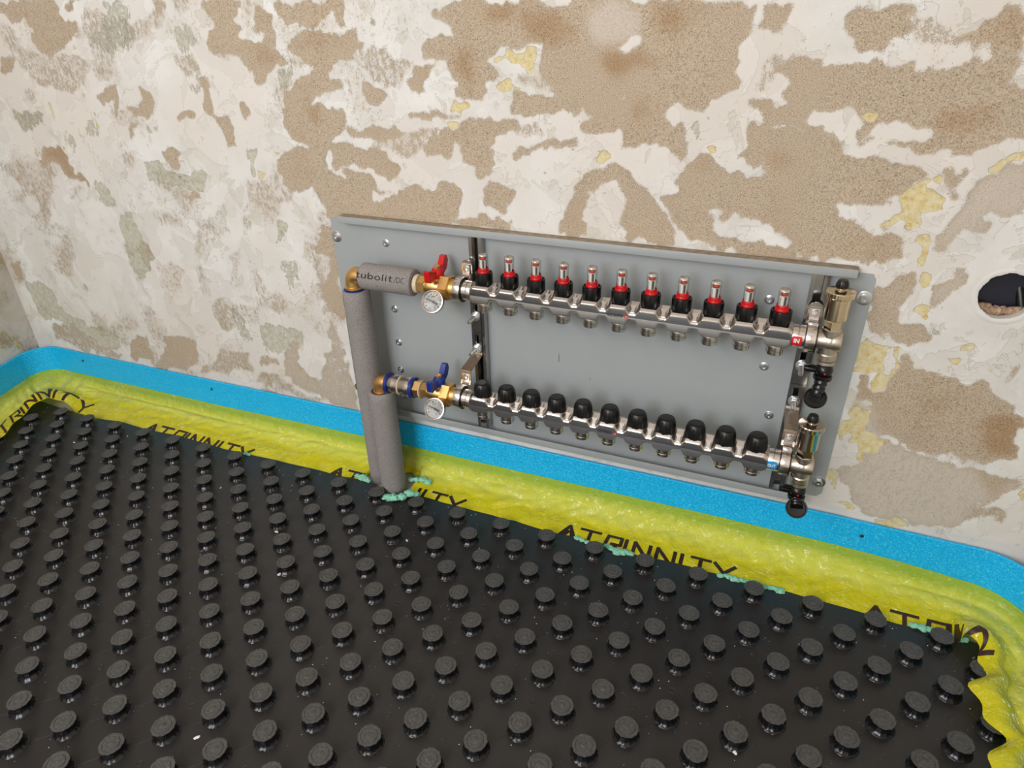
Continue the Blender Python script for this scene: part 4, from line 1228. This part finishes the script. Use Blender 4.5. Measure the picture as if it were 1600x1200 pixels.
def instance(name, me, parent, loc, rz=0.0):
    o = link(name, me, parent, loc); o.rotation_euler = (0, 0, rz); return o
def nozzle_mesh():
    mb = MB()
    mb.lathe([(10.5, 14), (10.5, 6), (11.4, 5), (12.9, 3), (13.2, 0), (13.2, -4.5), (12.3, -5.4), (12.3, -7.6), (13.1, -8.4), (13.1, -13.5), (12.3, -14.3), (9.4, -14.3), (9.2, -9), (0.01, -9)], 32)
    return mk('outlet', mb, 'nickel')
NOZ = nozzle_mesh()
def flow_meter_meshes():
    r = {}
    notch = lambda a, rr_, z: 1 - (0.05 if (math.cos(10 * a) > 0.55 and 3 < z < 20 and rr_ > 13) else 0)
    mb = MB().lathe([(13.5, -1), (15.6, 0), (16.0, 2.5), (16.0, 19.6), (15.5, 21.2), (13.2, 21.6), (12.4, 19.4), (9.0, 19.2)], 60, None, notch)
    r['collar'] = mk('flow_meter', mb, 'black', ang=30)
    mb = MB().lathe([(11.9, -4.5), (12.4, -4), (12.4, -1)], 24); r['neck'] = mk('brass_neck', mb, 'brass')
    mb = MB().lathe([(10.8, 19), (10.8, 23.4), (10.2, 24.6), (9.2, 25.0), (9.2, 29.0), (8.8, 29.8), (7.8, 30), (7.8, 24)], 28); r['ring'] = mk('red_ring', mb, 'red')
    mb = MB().lathe([(8.5, 25), (8.5, 51), (8.0, 53.6), (6.2, 55.4), (3.0, 56.2), (0.01, 56.4)], 24, cap=False); r['tube'] = mk('sight_tube', mb, 'glass')
    mb = MB().lathe([(7.9, 51.2), (7.9, 52), (7.4, 53.2), (6.2, 54.6), (5.6, 54.6), (6.8, 52.4)], 20, None, lambda a, rr_, z: 1 - 0.05 * (math.cos(10 * a) > 0.3), cap=False); r['top'] = mk('tube_top', mb, 'pale')
    mb = MB().lathe([(2.2, 23), (2.2, 44), (4.8, 44.4), (5.4, 45.4), (5.4, 48), (4.6, 49.2), (0.01, 49.4)], 16); r['float'] = mk('float_rod', mb, 'red')
    mb = MB().lathe([(6.9, 29), (6.9, 45)], 12, None, None, -PI / 2 - 1.25, -PI / 2 + 0.95); r['scale'] = mk('scale_strip', mb, 'white')
    mb = MB()
    for k in range(7):
        z = 30.2 + k * 2.1; mb.lathe([(7.0, z), (7.0, z + 1.5)], 4, None, None, -PI / 2 - 0.02, -PI / 2 + 0.62)
    mb.lathe([(7.05, 30.4), (7.05, 44.4)], 3, None, None, -PI / 2 + 0.18, -PI / 2 + 0.46)
    for k in range(9):
        z = 30.6 + k * 1.4; mb.lathe([(7.0, z), (7.0, z + 0.5)], 3, None, None, -PI / 2 - 1.1, -PI / 2 - 0.6)
    r['marks'] = mk('scale_marks', mb, 'ink', fix=False)
    return r
FM = flow_meter_meshes()
def thermal_cap():
    rib = lambda a, r, z: 1 - (0.055 if (math.cos(12 * a) > 0.72 and 2 < z < 25 and r > 12) else 0)
    mb = MB().lathe([(15.4, 0), (16.8, 0.6), (17.3, 2.4), (17.3, 9), (17.0, 14), (16.2, 20), (14.8, 25), (12.8, 27.6), (10.6, 28.4), (9.6, 28.2), (9.0, 28.7), (0.01, 29.0)], 72, None, rib)
    return mk('black_cap', mb, 'black_soft', ang=30)
CAP = thermal_cap()

def curved_text(body, size, fn, name, mat, parent, bold=0.0, anchor=None):
    mb = text_mb(body, size, fn, bold); a = ANCH[parent.name]
    o = link(name, mk(name, mb, mat, a, fix=False), parent); return o

def manifold(name, label, yc, zc, zbar_noz, upper):
    t = thing(name, label, 'manifold', (250, yc, zc - 30))
    part('bar', manifold_bar(yc, zc), 'nickel', t, 24)
    fp = part('face_plate', face_plate(yc, zc), 'face', t, 25, 'brushed steel face plate')
    lock_tabs(t, yc, zc)
    ax, ay, az = ANCH[t.name]
    for i in range(11):
        instance('outlet', NOZ, t, (50 * i - ax, 0, zc - 19.3 - az), i * 0.4)
        if upper:
            c = instance('flow_meter', FM['collar'], t, (50 * i - ax, 0, zc + 18.5 - az), 0.18 * i)
            for k in ('neck', 'ring', 'tube', 'top', 'float'): instance(FM[k].name, FM[k], c, (0, 0, 0))
            instance('scale_strip', FM['scale'], c, (0, 0, 0), -0.18 * i + 0.1); instance('scale_marks', FM['marks'], c, (0, 0, 0), -0.18 * i + 0.1)
        else:
            instance('black_cap', CAP, t, (50 * i - ax, 0, zc + 14 - az), 0.25 * i)
    # maker's mark on the middle plate, flow label on the end collar
    yf = yc - 21.05
    mm = link('maker_mark', mk('maker_mark', text_mb('GIENGER', 5.0, lambda u, w: (234.6 + u * 0.94, yf, zc - 1.4 + w), 0.16), 'ink', (ax, ay, az), fix=False), fp)
    x0 = 263.2
    b = MB().add([(x0, yf, zc - 1.6), (x0 + 5.2, yf, zc - 1.6), (x0 + 5.2, yf, zc + 3.8), (x0, yf, zc + 3.8)], [(0, 1, 2, 3)])
    link('red_logo', mk('red_logo', b, 'label_red', (ax, ay, az)), fp)
    b = MB()
    for k in range(2): b.add([(x0 + 1.0 + 2.2 * k, yf - .05, zc - .8), (x0 + 1.5 + 2.2 * k, yf - .05, zc - .8), (x0 + 2.4 + 2.2 * k, yf - .05, zc + 3), (x0 + 1.9 + 2.2 * k, yf - .05, zc + 3)], [(0, 1, 2, 3)])
    link('logo_mark', mk('logo_mark', b, 'white', (ax, ay, az), fix=False), fp)
    R_ = 18.85
    a0, a1 = -PI / 2 - 0.44, -PI / 2 + 0.44     # angle around the collar axis, -pi/2 faces the room
    def cyl(x, s, r=R_):
        return (x, yc + r * math.sin(-PI / 2 + 0.0) * math.cos(s / r), zc + r * math.sin(s / r))
    mb = MB(); v = []; f = []
    for i in range(9):
        s = -7.5 + 15 * i / 8
        sx = 1.2 if i in (0, 8) else 0
        v += [cyl(521.5 + sx, s), cyl(536.5 - sx, s)]
    for i in range(8): f.append((2 * i, 2 * i + 1, 2 * i + 3, 2 * i + 2))
    mb.add(v, f)
    lb = part('flow_label', mb, 'label_red' if upper else 'label_blue', t, label='red IN label' if upper else 'blue OUT label')
    txt, sz, xo, sx = ('IN', 6.2, 525.2, 1.15) if upper else ('OUT', 5.2, 523.1, 0.88)
    link('label_text', mk('label_text', text_mb(txt, sz, lambda u, w: cyl(xo + u * sx, w - 2.9, R_ + .12), 0.2), 'white', (ax, ay, az), fix=False), lb)
    return t
YU, ZU = -60.0, 466.5
YD, ZD = -87.5, 253.0
up_m = manifold('supply_manifold', 'upper steel heating manifold with eleven red and clear flow meters', YU, ZU, 428, True)
lo_m = manifold('return_manifold', 'lower steel heating manifold with eleven black caps', YD, ZD, 214, False)

# ------------------------------------------------------------------ brackets and clamps
def slot_strap(mb, xc, z0, z1, slots, y0=-23.4, y1=-20.4, w=10.0):
    zs = [z0]
    for a, b in slots: zs += [a, b]
    zs.append(z1)
    for i in range(0, len(zs), 2): mb.box(xc - w, xc + w, y0, y1, zs[i], zs[i + 1])
    for a, b in slots:
        mb.box(xc - w, xc - 4.2, y0, y1, a, b); mb.box(xc + 4.2, xc + w, y0, y1, a, b)
def bolt(parent, xc, zb, tilt=0.0):
    mb = MB()
    mb.lathe([(9.2, 23.4), (9.2, 25.2), (8.4, 25.4), (6.4, 25.4)], 28, YA(xc, 0, zb)); part('washer', mb, 'zinc', parent)
    mb = MB().lathe([(6.6, 25.3), (6.6, 30.6), (5.6, 31.2), (3.8, 31.2)], 24, YA(xc, 0, zb), hexmod); part('nut', mb, 'zinc', parent)
    pr = [(3.9, 24)]
    for k in range(14): pr += [(3.9, 31 + k * 1.6), (3.3, 31.8 + k * 1.6)]
    pr += [(3.5, 54), (2.8, 55), (0.01, 55)]
    mb = MB().lathe(pr, 14, YA(xc, 0, zb)); part('threaded_bolt', mb, 'zinc', parent)
def clamp(parent, xc, yc, zc, w=7.0):
    mb = MB(); mb.lathe([(20.2, -w), (21.8, -w), (22.0, -w + .8), (22.0, w - .8), (21.8, w), (20.2, w)], 44, XA(xc, yc, zc)); part('clamp_ring', mb, 'nickel', parent)
    mb = MB(); mb.lathe([(20.6, w), (22.8, w + .2), (22.8, w + 1.6), (20.6, w + 1.8)], 44, XA(xc, yc, zc)); part('rubber_liner', mb, 'black', parent)
    # tab with its screw, rising from the top of the ring
    mb = MB(); mb.strip([(yc - 4, zc + 21.8), (yc + 6, zc + 21.6), (yc + 17, zc + 17.5), (yc + 23, zc + 16.6), (yc + 26.5, zc + 19), (yc + 28, zc + 24), (yc + 28.5, zc + 37)], (xc - 7, xc + 7), 2.0); part('clamp_tab', mb, 'nickel', parent)
    mb = MB(); mb.lathe([(5.4, 0), (5.4, 1.6), (4.8, 2.6), (1.0, 2.9), (0.9, 2.0), (0.01, 2.0)], 20, YA(xc, yc + 27.2, zc + 30)); part('clamp_screw', mb, 'zinc', parent)
def back_tab(parent, xc, yc, zc):
    P = rr(xc - 10.5, xc + 10.5, zc - 20, zc + 46, 10)
    mb = MB().prism(P[::-1], yc + 31, yc + 33.2); part('back_tab', mb, 'nickel', parent)
for side, xc, xr, zb1, zb2 in (('left', -49, -39, 399, 331), ('right', 548, 545, 399.5, 333)):
    b = thing('manifold_bracket', 'bright slotted bracket and clamp holding the %s end of the upper manifold' % side, 'bracket', (xr, -22, zb1), 'manifold brackets')
    mb = MB(); slot_strap(mb, xr, 366, 446, [(410, 424)]); mb.box(min(xr, xc) - 10, max(xr, xc) + 10, -27.4, -24.4, 440, 470)
    part('bracket_arm', mb, 'rail', b)
    bolt(b, xr, zb1); clamp(b, xc, YU, ZU); back_tab(b, xc, YU, ZU)
    b = thing('manifold_bracket', 'bright bent bracket and clamp holding the %s end of the lower manifold' % side, 'bracket', (xr, -22, zb2), 'manifold brackets')
    mb = MB(); slot_strap(mb, xr, 318, 365, [(342, 361)])
    part('bracket_arm', mb, 'rail', b)
    mb = MB()
    n = 8; prof = [(-22, 322), (-23.5, 317), (-34, 310.5), (-52, 300), (-56.5, 297.4), (-57.6, 292), (-57.6, 276), (-62, 268)]
    for (a, c) in zip(prof, prof[1:]):
        ka = min(1, (a[0] + 22) / -35.0); kc = min(1, (c[0] + 22) / -35.0)
        xa = xr + (xc - xr) * ka; xb = xr + (xc - xr) * kc
        t = Vector((c[0] - a[0], c[1] - a[1])).normalized(); q = Vector((-t.y, t.x)) * 1.5
        v = []
        for (y, z, x) in ((a[0], a[1], xa), (c[0], c[1], xb)):
            for s in (-10.5, 10.5):
                v += [(x + s, y + q.x, z + q.y), (x + s, y - q.x, z - q.y)]
        mb.add(v, [(0, 2, 6, 4), (1, 5, 7, 3), (0, 4, 5, 1), (2, 3, 7, 6), (0, 1, 3, 2), (4, 6, 7, 5)])
    part('bracket_bend', mb, 'bend', b)
    bolt(b, xr, zb2); clamp(b, xc, YD, ZD)

# ------------------------------------------------------------------ ball valves with thermometers (left), pipes
def ball_valve(colname, yc, zc, xh):
    t = thing('ball_valve', 'brass ball valve with %s butterfly handle and round thermometer' % colname, 'valve', (-94, yc, zc - 16))
    mb = MB()
    mb.lathe([(13, 0), (15.6, 0.8), (15.6, 13.2), (14.4, 14)], 30, XA(-132, yc, zc), hexmod)
    mb.lathe([(13.2, 0), (14.6, 2), (15.4, 12), (15.4, 20), (14.6, 30), (13.4, 34)], 36, XA(-120, yc, zc))
    mb.lathe([(8.5, 10), (8.5, 17), (7.2, 18.2), (6.4, 21)], 24, ZA(-94, yc, zc))
    mb.tube([(-93, yc - 6, zc - 8), (-91, yc - 20, zc - 12.5), (-90, yc - 27, zc - 14.5)], [7.5, 7.2, 7.0], 20)
    part('valve_body', mb, 'brass', t)
    mb = MB().lathe([(18, 0), (23.4, 1.2), (23.4, 18), (22, 19.2), (17, 19.6)], 36, XA(-86, yc, zc, 0.3), hexmod); part('union_nut', mb, 'brass', t)
    mb = MB().lathe([(17.4, 0), (17.4, 6.5), (18.4, 7), (18.4, 9.5), (17, 10)], 36, XA(-66.5, yc, zc)); part('union_tail', mb, 'brass', t)
    # handle: hub and two wings lying across the pipe
    xa, za = -94, zc + 18
    mb = MB()
    mb.lathe([(9.4, 0), (11.4, 1), (12.4, 7), (12.0, 12), (9.6, 17), (7.4, 18)], 28, ZA(xa, yc, za))
    near = [(yc - 7, za + 2), (yc - 18, za + 1.5), (yc - 31, za - 1), (yc - 34, za + 1), (yc - 35, za + 20), (yc - 32, za + 22), (yc - 20, za + 17), (yc - 7, za + 15)]
    far = [(yc + 7, za + 2), (yc + 16, za + 2.5), (yc + 30, za + 9), (yc + 37, za + 22), (yc + 33, za + 33), (yc + 24, za + 34), (yc + 13, za + 20), (yc + 7, za + 15)]
    for P, tw in ((near, -0.10), (far, 0.05)):
        mx = Matrix.Translation((xa, yc, 0)) @ Matrix.Rotation(PI / 2 + tw, 4, 'Z') @ Matrix.Translation((-yc, 0, 0))
        b2 = MB().prism([(y, z) for y, z in P], -5.4, 5.4)
        mb.add([tuple(mx @ Vector((x, y, z))) for x, y, z in b2.v], b2.f)
    part('handle', mb, colname, t, 40, colname + ' butterfly handle')
    mb = MB().lathe([(6.2, 17.5), (6.2, 22.4), (5.2, 23.2), (3.2, 23.2), (3.0, 21.6), (0.01, 21.6)], 24, ZA(xa, yc, za), hexmod); part('handle_nut', mb, 'brass', t)
    # thermometer tipped up towards the room
    c = Vector((-89.5, yc - 33, zc - 17)); nrm_ = Vector((0.05, -0.86, 0.5)).normalized()
    mx = Matrix.Translation(c) @ nrm_.to_track_quat('Z', 'Y').to_matrix().to_4x4()
    g = MB().lathe([(8, -9), (17, -8), (20.4, -6.5), (21.4, -4), (21.6, 1.6), (21.0, 3.8), (19.6, 4.0), (18.2, 2.6), (17.6, -0.6)], 44, mx)
    gp = part('thermometer', g, 'nickel', t, 35, 'round dial thermometer')
    a = ANCH[t.name]
    d = MB().lathe([(17.9, -0.4), (0.01, -0.4)], 40, mx); link('dial', mk('dial', d, 'dial', a), gp)
    d = MB()
    for k in range(11):
        an = math.radians(215 - 25 * k); r0, r1 = 13.0, 15.6
        w = 0.5 if k % 2 else 0.8
        p = [(r0 * math.cos(an) - w * math.sin(an), r0 * math.sin(an) + w * math.cos(an)), (r1 * math.cos(an) - w * math.sin(an), r1 * math.sin(an) + w * math.cos(an)), (r1 * math.cos(an) + w * math.sin(an), r1 * math.sin(an) - w * math.cos(an)), (r0 * math.cos(an) + w * math.sin(an), r0 * math.sin(an) - w * math.cos(an))]
        d.add([tuple(mx @ Vector((x, y, -0.25))) for x, y in p], [(0, 1, 2, 3)])
    link('dial_marks', mk('dial_marks', d, 'ink', a, fix=False), gp)
    an = math.radians(160)
    P = [(-11, 0), (-10, 1.9), (-3, 2.0), (0, 2.4), (2.4, 0.9), (14.5, 0.25), (14.5, -0.25), (2.4, -0.9), (0, -2.4), (-3, -2.0), (-10, -1.9)]
    Q = [(x * math.cos(an) - y * math.sin(an), x * math.sin(an) + y * math.cos(an)) for x, y in P]
    nd = MB(); nd.add([tuple(mx @ Vector((x, y, 0.9))) for x, y in Q] + [tuple(mx @ Vector((x, y, 0.3))) for x, y in Q], [tuple(range(11)), tuple(range(21, 10, -1))] + [(i, 11 + i, 11 + (i + 1) % 11, (i + 1) % 11) for i in range(11)])
    link('needle', mk('needle', nd, 'black', a), gp)
    return t
ball_valve('red', YU, ZU, 0)
ball_valve('blue', YD, ZD, 0)

def wob(seed, amp=0.012):
    return lambda a, r, z: 1 + amp * noise.noise(Vector((math.cos(a) * 1.3, math.sin(a) * 1.3, z / 45 + seed)))
def sleeve(mb, mx, L, ro, ri, seed, n=44, bev=2.0):
    pr = [(ri, 40), (ri, 0.4), (ro - bev, 0), (ro, bev)] + [(ro, bev + (L - 2 * bev) * k / 16) for k in range(1, 16)] + [(ro, L - bev), (ro - bev, L), (ri, L - 0.4), (ri, L - 40)]
    return mb.lathe(pr, n, mx, wob(seed), cap=False)
# upper run
t = thing('insulated_pipe', 'short horizontal grey foam pipe sleeve between brass elbow and red handled valve', 'pipe', (-205, YU, ZU - 26))
mb = MB(); sleeve(mb, XA(-257, YU, ZU + 1), 114, 25.6, 15, 1.0); o = part('foam_sleeve', mb, 'foam', t, 50)
mb = MB().lathe([(14, 0), (14, 140)], 24, XA(-274, YU, ZU)); part('pipe', mb, 'copper', t)
mb = MB().lathe([(15, 0), (17.5, .6), (17.5, 8.4), (15, 9)], 30, XA(-142, YU, ZU)); part('fibre_ring', mb, 'fiber', t)
mb = MB().lathe([(17, 0), (20.5, .5), (20.5, 3.2), (17, 4)], 34, XA(-261, YU, ZU)); part('blue_ring', mb, 'navy', t, label='dark blue ring')
def on_sleeve(u, w):
    ph = (w + 3.5) / 25.9 + 0.10
    return (-254 + u, YU - 25.95 * math.cos(ph), ZU + 1 + 25.95 * math.sin(ph))
a = ANCH[t.name]
link('sleeve_print', mk('sleeve_print', text_mb('tubolit', 10.5, lambda u, w: on_sleeve(-4 + u * 1.75, w), 0.15, 0.24), 'ink', a, fix=False), o)
link('sleeve_print', mk('sleeve_print', text_mb('/DC', 9.5, lambda u, w: on_sleeve(80 + u, w), 0.12), 'ink', a, fix=False), o)

def elbow(mb, xe, yc, zc, r, xr, zr):
    # from +x end (xr, zc) bending down to (xe, zr)
    R = r * 0.78; P = [(xr, yc, zc), (xe + R, yc, zc)]
    for k in range(1, 9):
        an = PI / 2 * k / 8; P.append((xe + R - R * math.sin(an), yc, zc - R + R * math.cos(an)))
    P.append((xe, yc, zr)); mb.tube(P, r, 24)
    mb.lathe([(r, 0), (r + 1.8, .6), (r + 1.8, 5.4), (r, 6)], 28, ZA(xe, yc, zr))
    mb.lathe([(r, 0), (r + 1.8, .6), (r + 1.8, 5.4), (r, 6)], 28, XA(xr - 6, yc, zc))
t = thing('pipe_elbow', 'brass elbow at the top left corner above the tall grey pipe', 'elbow', (-283, YU, ZU - 30))
mb = MB(); elbow(mb, -284, YU, ZU, 16.5, -259, ZU - 28); part('elbow_body', mb, 'brass', t)
mb = MB().lathe([(16, 0), (21, .5), (21, 3), (16, 3.6)], 34, ZA(-284, YU, ZU - 32)); part('blue_ring', mb, 'navy', t, label='dark blue ring')
t = thing('insulated_pipe', 'tall grey foam insulated pipe running from brass elbow down to the mat', 'pipe', (-280, YU, -16))
mb = MB(); sleeve(mb, ZA(-280.5, YU, -22), 458, 27.2, 15, 3.0); o = part('foam_sleeve', mb, 'foam', t, 50)
a = ANCH[t.name]
def on_pipe(u, w):
    ph = PI + 0.62 + (w - 3) / 27.6
    return (-280.5 + 27.5 * math.cos(ph), YU + 27.5 * math.sin(ph), 424 - u)
link('sleeve_print', mk('sleeve_print', text_mb('/DC', 9.5, lambda u, w: on_pipe(u, w), 0.14), 'ink', a, fix=False), o)
link('sleeve_print', mk('sleeve_print', text_mb('tubolit', 10.5, lambda u, w: on_pipe(58 + u * 1.75, w), 0.16, 0.24), 'ink', a, fix=False), o)
link('sleeve_print', mk('sleeve_print', text_mb('/DC', 9.5, lambda u, w: on_pipe(150 + u, w), 0.14), 'ink', a, fix=False), o)
# lower run
t = thing('insulated_pipe', 'shorter grey foam insulated pipe in front, standing in mint foam', 'pipe', (-232, YD, -16))
mb = MB(); sleeve(mb, ZA(-232.5, YD, -24), 256, 27.2, 20.5, 6.0); part('foam_sleeve', mb, 'foam', t, 50)
mb = MB().lathe([(14, 0), (14, 262)], 24, ZA(-232.5, YD, -24)); part('pipe', mb, 'copper', t)
t = thing('pipe_elbow', 'brass elbow sitting in the open top of the shorter front pipe', 'elbow', (-232, YD, 225))
mb = MB(); elbow(mb, -232.5, YD, ZD, 15.4, -214, ZD - 26); part('elbow_body', mb, 'copper', t)
t = thing('press_coupling', 'shiny nickel coupling between blue rings left of the blue handled valve', 'coupling', (-180, YD, ZD - 22))
mb = MB().lathe([(17, 0), (18.6, 1), (18.6, 9), (19.6, 10.5), (19.6, 14), (18.4, 15.5), (18.4, 24), (18.9, 27), (18.9, 38), (20.2, 40), (20.2, 47), (18.6, 49), (18.6, 58), (17, 59)], 44, XA(-210, YD, ZD)); part('coupling_body', mb, 'nickel', t)
mb = MB().lathe([(18.8, 0), (20.4, .6), (20.4, 2.4), (18.8, 3)], 40, XA(-184, YD, ZD)); part('white_ring', mb, 'fiber', t)
for x, w, r in ((-214, 7, 22.0), (-158, 9, 21.5)):
    mb = MB().lathe([(16, 0), (r - 1, .3), (r, 1.6), (r, w - 1.6), (r - 1, w - .3), (16, w)], 44, XA(x, YD, ZD)); part('blue_ring', mb, 'navy', t, label='dark blue ring')
mb = MB().lathe([(13, 0), (17.6, .8), (17.6, 13), (14, 14)], 36, XA(-149, YD, ZD, .2), hexmod); part('coupling_nut', mb, 'brass', t)
mb = MB().lathe([(15, 0), (19, .5), (19, 2.2), (15, 2.8)], 36, XA(-135, YD, ZD)); part('seal_ring', mb, 'fiber', t)

# ------------------------------------------------------------------ end fittings on the right: air vents, drain valves
def air_vent(label, yc, zc, mat):
    t = thing('air_vent', label, 'air vent', (574.5, yc, zc - 30))
    mb = MB()
    mb.lathe([(12, 0), (14.6, .8), (14.6, 16), (15.4, 18), (15.4, 33), (14.6, 35)], 36, XA(556, yc, zc))
    mb.lathe([(12.6, -31), (14.4, -30), (14.4, -21), (13.0, -19), (13.2, -8), (13.2, 12), (13.6, 20), (12, 21.5)], 36, ZA(575, yc, zc))
    mb.blob((575, yc, zc), 15.8, 1, 3, 0.0)
    part('cross_fitting', mb, 'nickel_matt', t, 30)
    z0 = zc + 20
    mb = MB().lathe([(11.6, 0), (12.8, .5), (12.8, 15.4), (11.6, 16)], 30, ZA(575, yc, z0, .3), hexmod); part('hex_neck', mb, mat, t)
    mb = MB().lathe([(11.8, 15.6), (15.4, 16), (16.5, 17.2), (16.5, 50), (15.6, 51), (15.6, 53)], 44, ZA(575, yc, z0)); part('vent_body', mb, mat, t)
    kn = lambda a, r, z: 1 + (0.010 * math.cos(30 * a) if r > 19.2 else 0)
    mb = MB().lathe([(16, 51.4), (19.6, 51.6), (20.4, 52.8), (20.4, 59.4), (19.4, 60.8), (14, 61.6), (8, 62.6), (7.4, 63), (7.4, 65), (4.6, 65.6), (4.6, 68)], 60, ZA(575, yc, z0), kn); part('vent_cap', mb, mat, t, 22)
    rb = lambda a, r, z: 1 + (0.05 * math.cos(10 * a) if r > 5 and 66 < z < 75 else 0)
    mb = MB().lathe([(4.2, 65.4), (8.0, 65.6), (8.8, 66.6), (8.5, 71), (7.2, 76), (6.4, 77), (0.01, 77.4)], 40, ZA(575, yc, z0), rb); part('vent_screw_cap', mb, 'black_soft', t, label='black vent screw cap')
    return t
air_vent('gold tinted air vent with black cap on the right end of the upper manifold', YU, ZU, 'bronze')
air_vent('darker nickel air vent with black cap on the right end of the lower manifold', YD, ZD, 'dark_nickel')
def drain(label, yc, zt, cap):
    t = thing('drain_valve', label, 'drain valve', (576, yc, zt - 40))
    mb = MB().lathe([(9, 2), (13.6, 1), (14, -4), (11, -7)], 30, ZA(575.5, yc, zt)); part('nickel_collar', mb, 'nickel_matt', t)
    mb = MB(); mb.blob((576, yc - 6, zt - 14), 13.0, 2, 3, 0.02, (1, 1.0, 1.02))
    mb.lathe([(12, 0), (13.4, 1), (13.4, 7), (12, 8)], 32, ZA(576, yc - 6, zt - 30), lambda a, r, z: 1 + 0.03 * math.cos(14 * a))
    part('valve_head', mb, 'black', t)
    mb = MB().box(547, 570, yc - 12, yc + 3, zt - 19, zt - 11, 2.2); part('lever', mb, 'black', t)
    mb = MB().lathe([(0.01, 0), (1.8, 0), (1.6, .8), (0.01, 1)], 16, YA(577.5, yc - 18.6, zt - 15)); part('red_dot', mb, 'red', t)
    c = Vector(cap[:3]); nn = Vector(cap[3]).normalized()
    a = Vector((576, yc - 8, zt - 28)); pts = [a.lerp(c, k / 8) for k in range(9)]
    mb = MB().tube(pts, [10 if k % 2 == 0 else 8.6 for k in range(9)], 20); part('outlet_spout', mb, 'black', t)
    mx = Matrix.Translation(c) @ nn.to_track_quat('Z', 'Y').to_matrix().to_4x4()
    mb = MB().lathe([(15.4, -6), (16.8, -5), (17, 0), (16.2, 1.6), (14.6, 1.4), (13.8, -1.4), (0.01, -2.2)], 44, mx); part('outlet_cap', mb, 'black_soft', t, label='round black outlet cap')
drain('black drain valve with round cap hanging below the upper air vent', YU, ZU - 33, (571, YU - 30, ZU - 84, (-0.05, -0.62, 0.78)))
drain('black drain valve with round cap hanging over the blue strip', YD, ZD - 33, (579, YD - 26, ZD - 68, (0.05, -0.75, 0.65)))

# ------------------------------------------------------------------ junction box inside the wall hole
jb = thing('junction_box', 'dark plastic junction box deep inside the round wall hole', 'junction box', (HOLE[0], 30, HOLE[1] - 30), panel=False)
mb = MB().lathe([(33.5, -28), (32.5, -29), (31.5, -66), (0.01, -66)], 40, YA(HOLE[0], 0, HOLE[1])); part('box_cup', mb, 'navybox', jb)
mb = MB()
for dx, dz in ((-14, 15), (12, 7)): mb.lathe([(0.01, -40), (2.6, -40), (2.8, -62)], 14, YA(HOLE[0] + dx, 0, HOLE[1] + dz))
part('screw_head', mb, 'zinc', jb)
mb = MB().box(HOLE[0] - 17, HOLE[0] + 4, 50, 58, HOLE[1] - 10, HOLE[1] - 5, 1.2); part('clip', mb, 'black', jb)
mb = MB().tube([(HOLE[0] + 10, 56, HOLE[1] + 30), (HOLE[0] + 20, 34, HOLE[1] + 6), (HOLE[0] + 29, 26, HOLE[1] - 22)], 6.5, 16); part('conduit_stub', mb, 'black_soft', jb)
mb = MB().blob((HOLE[0] - 4, 52, HOLE[1] + 21), 7, 4, 2, 0.5); mb.blob((HOLE[0] + 3, 50, HOLE[1] + 11), 6, 5, 2, 0.5); part('plaster_splash', mb, 'mortar', jb)
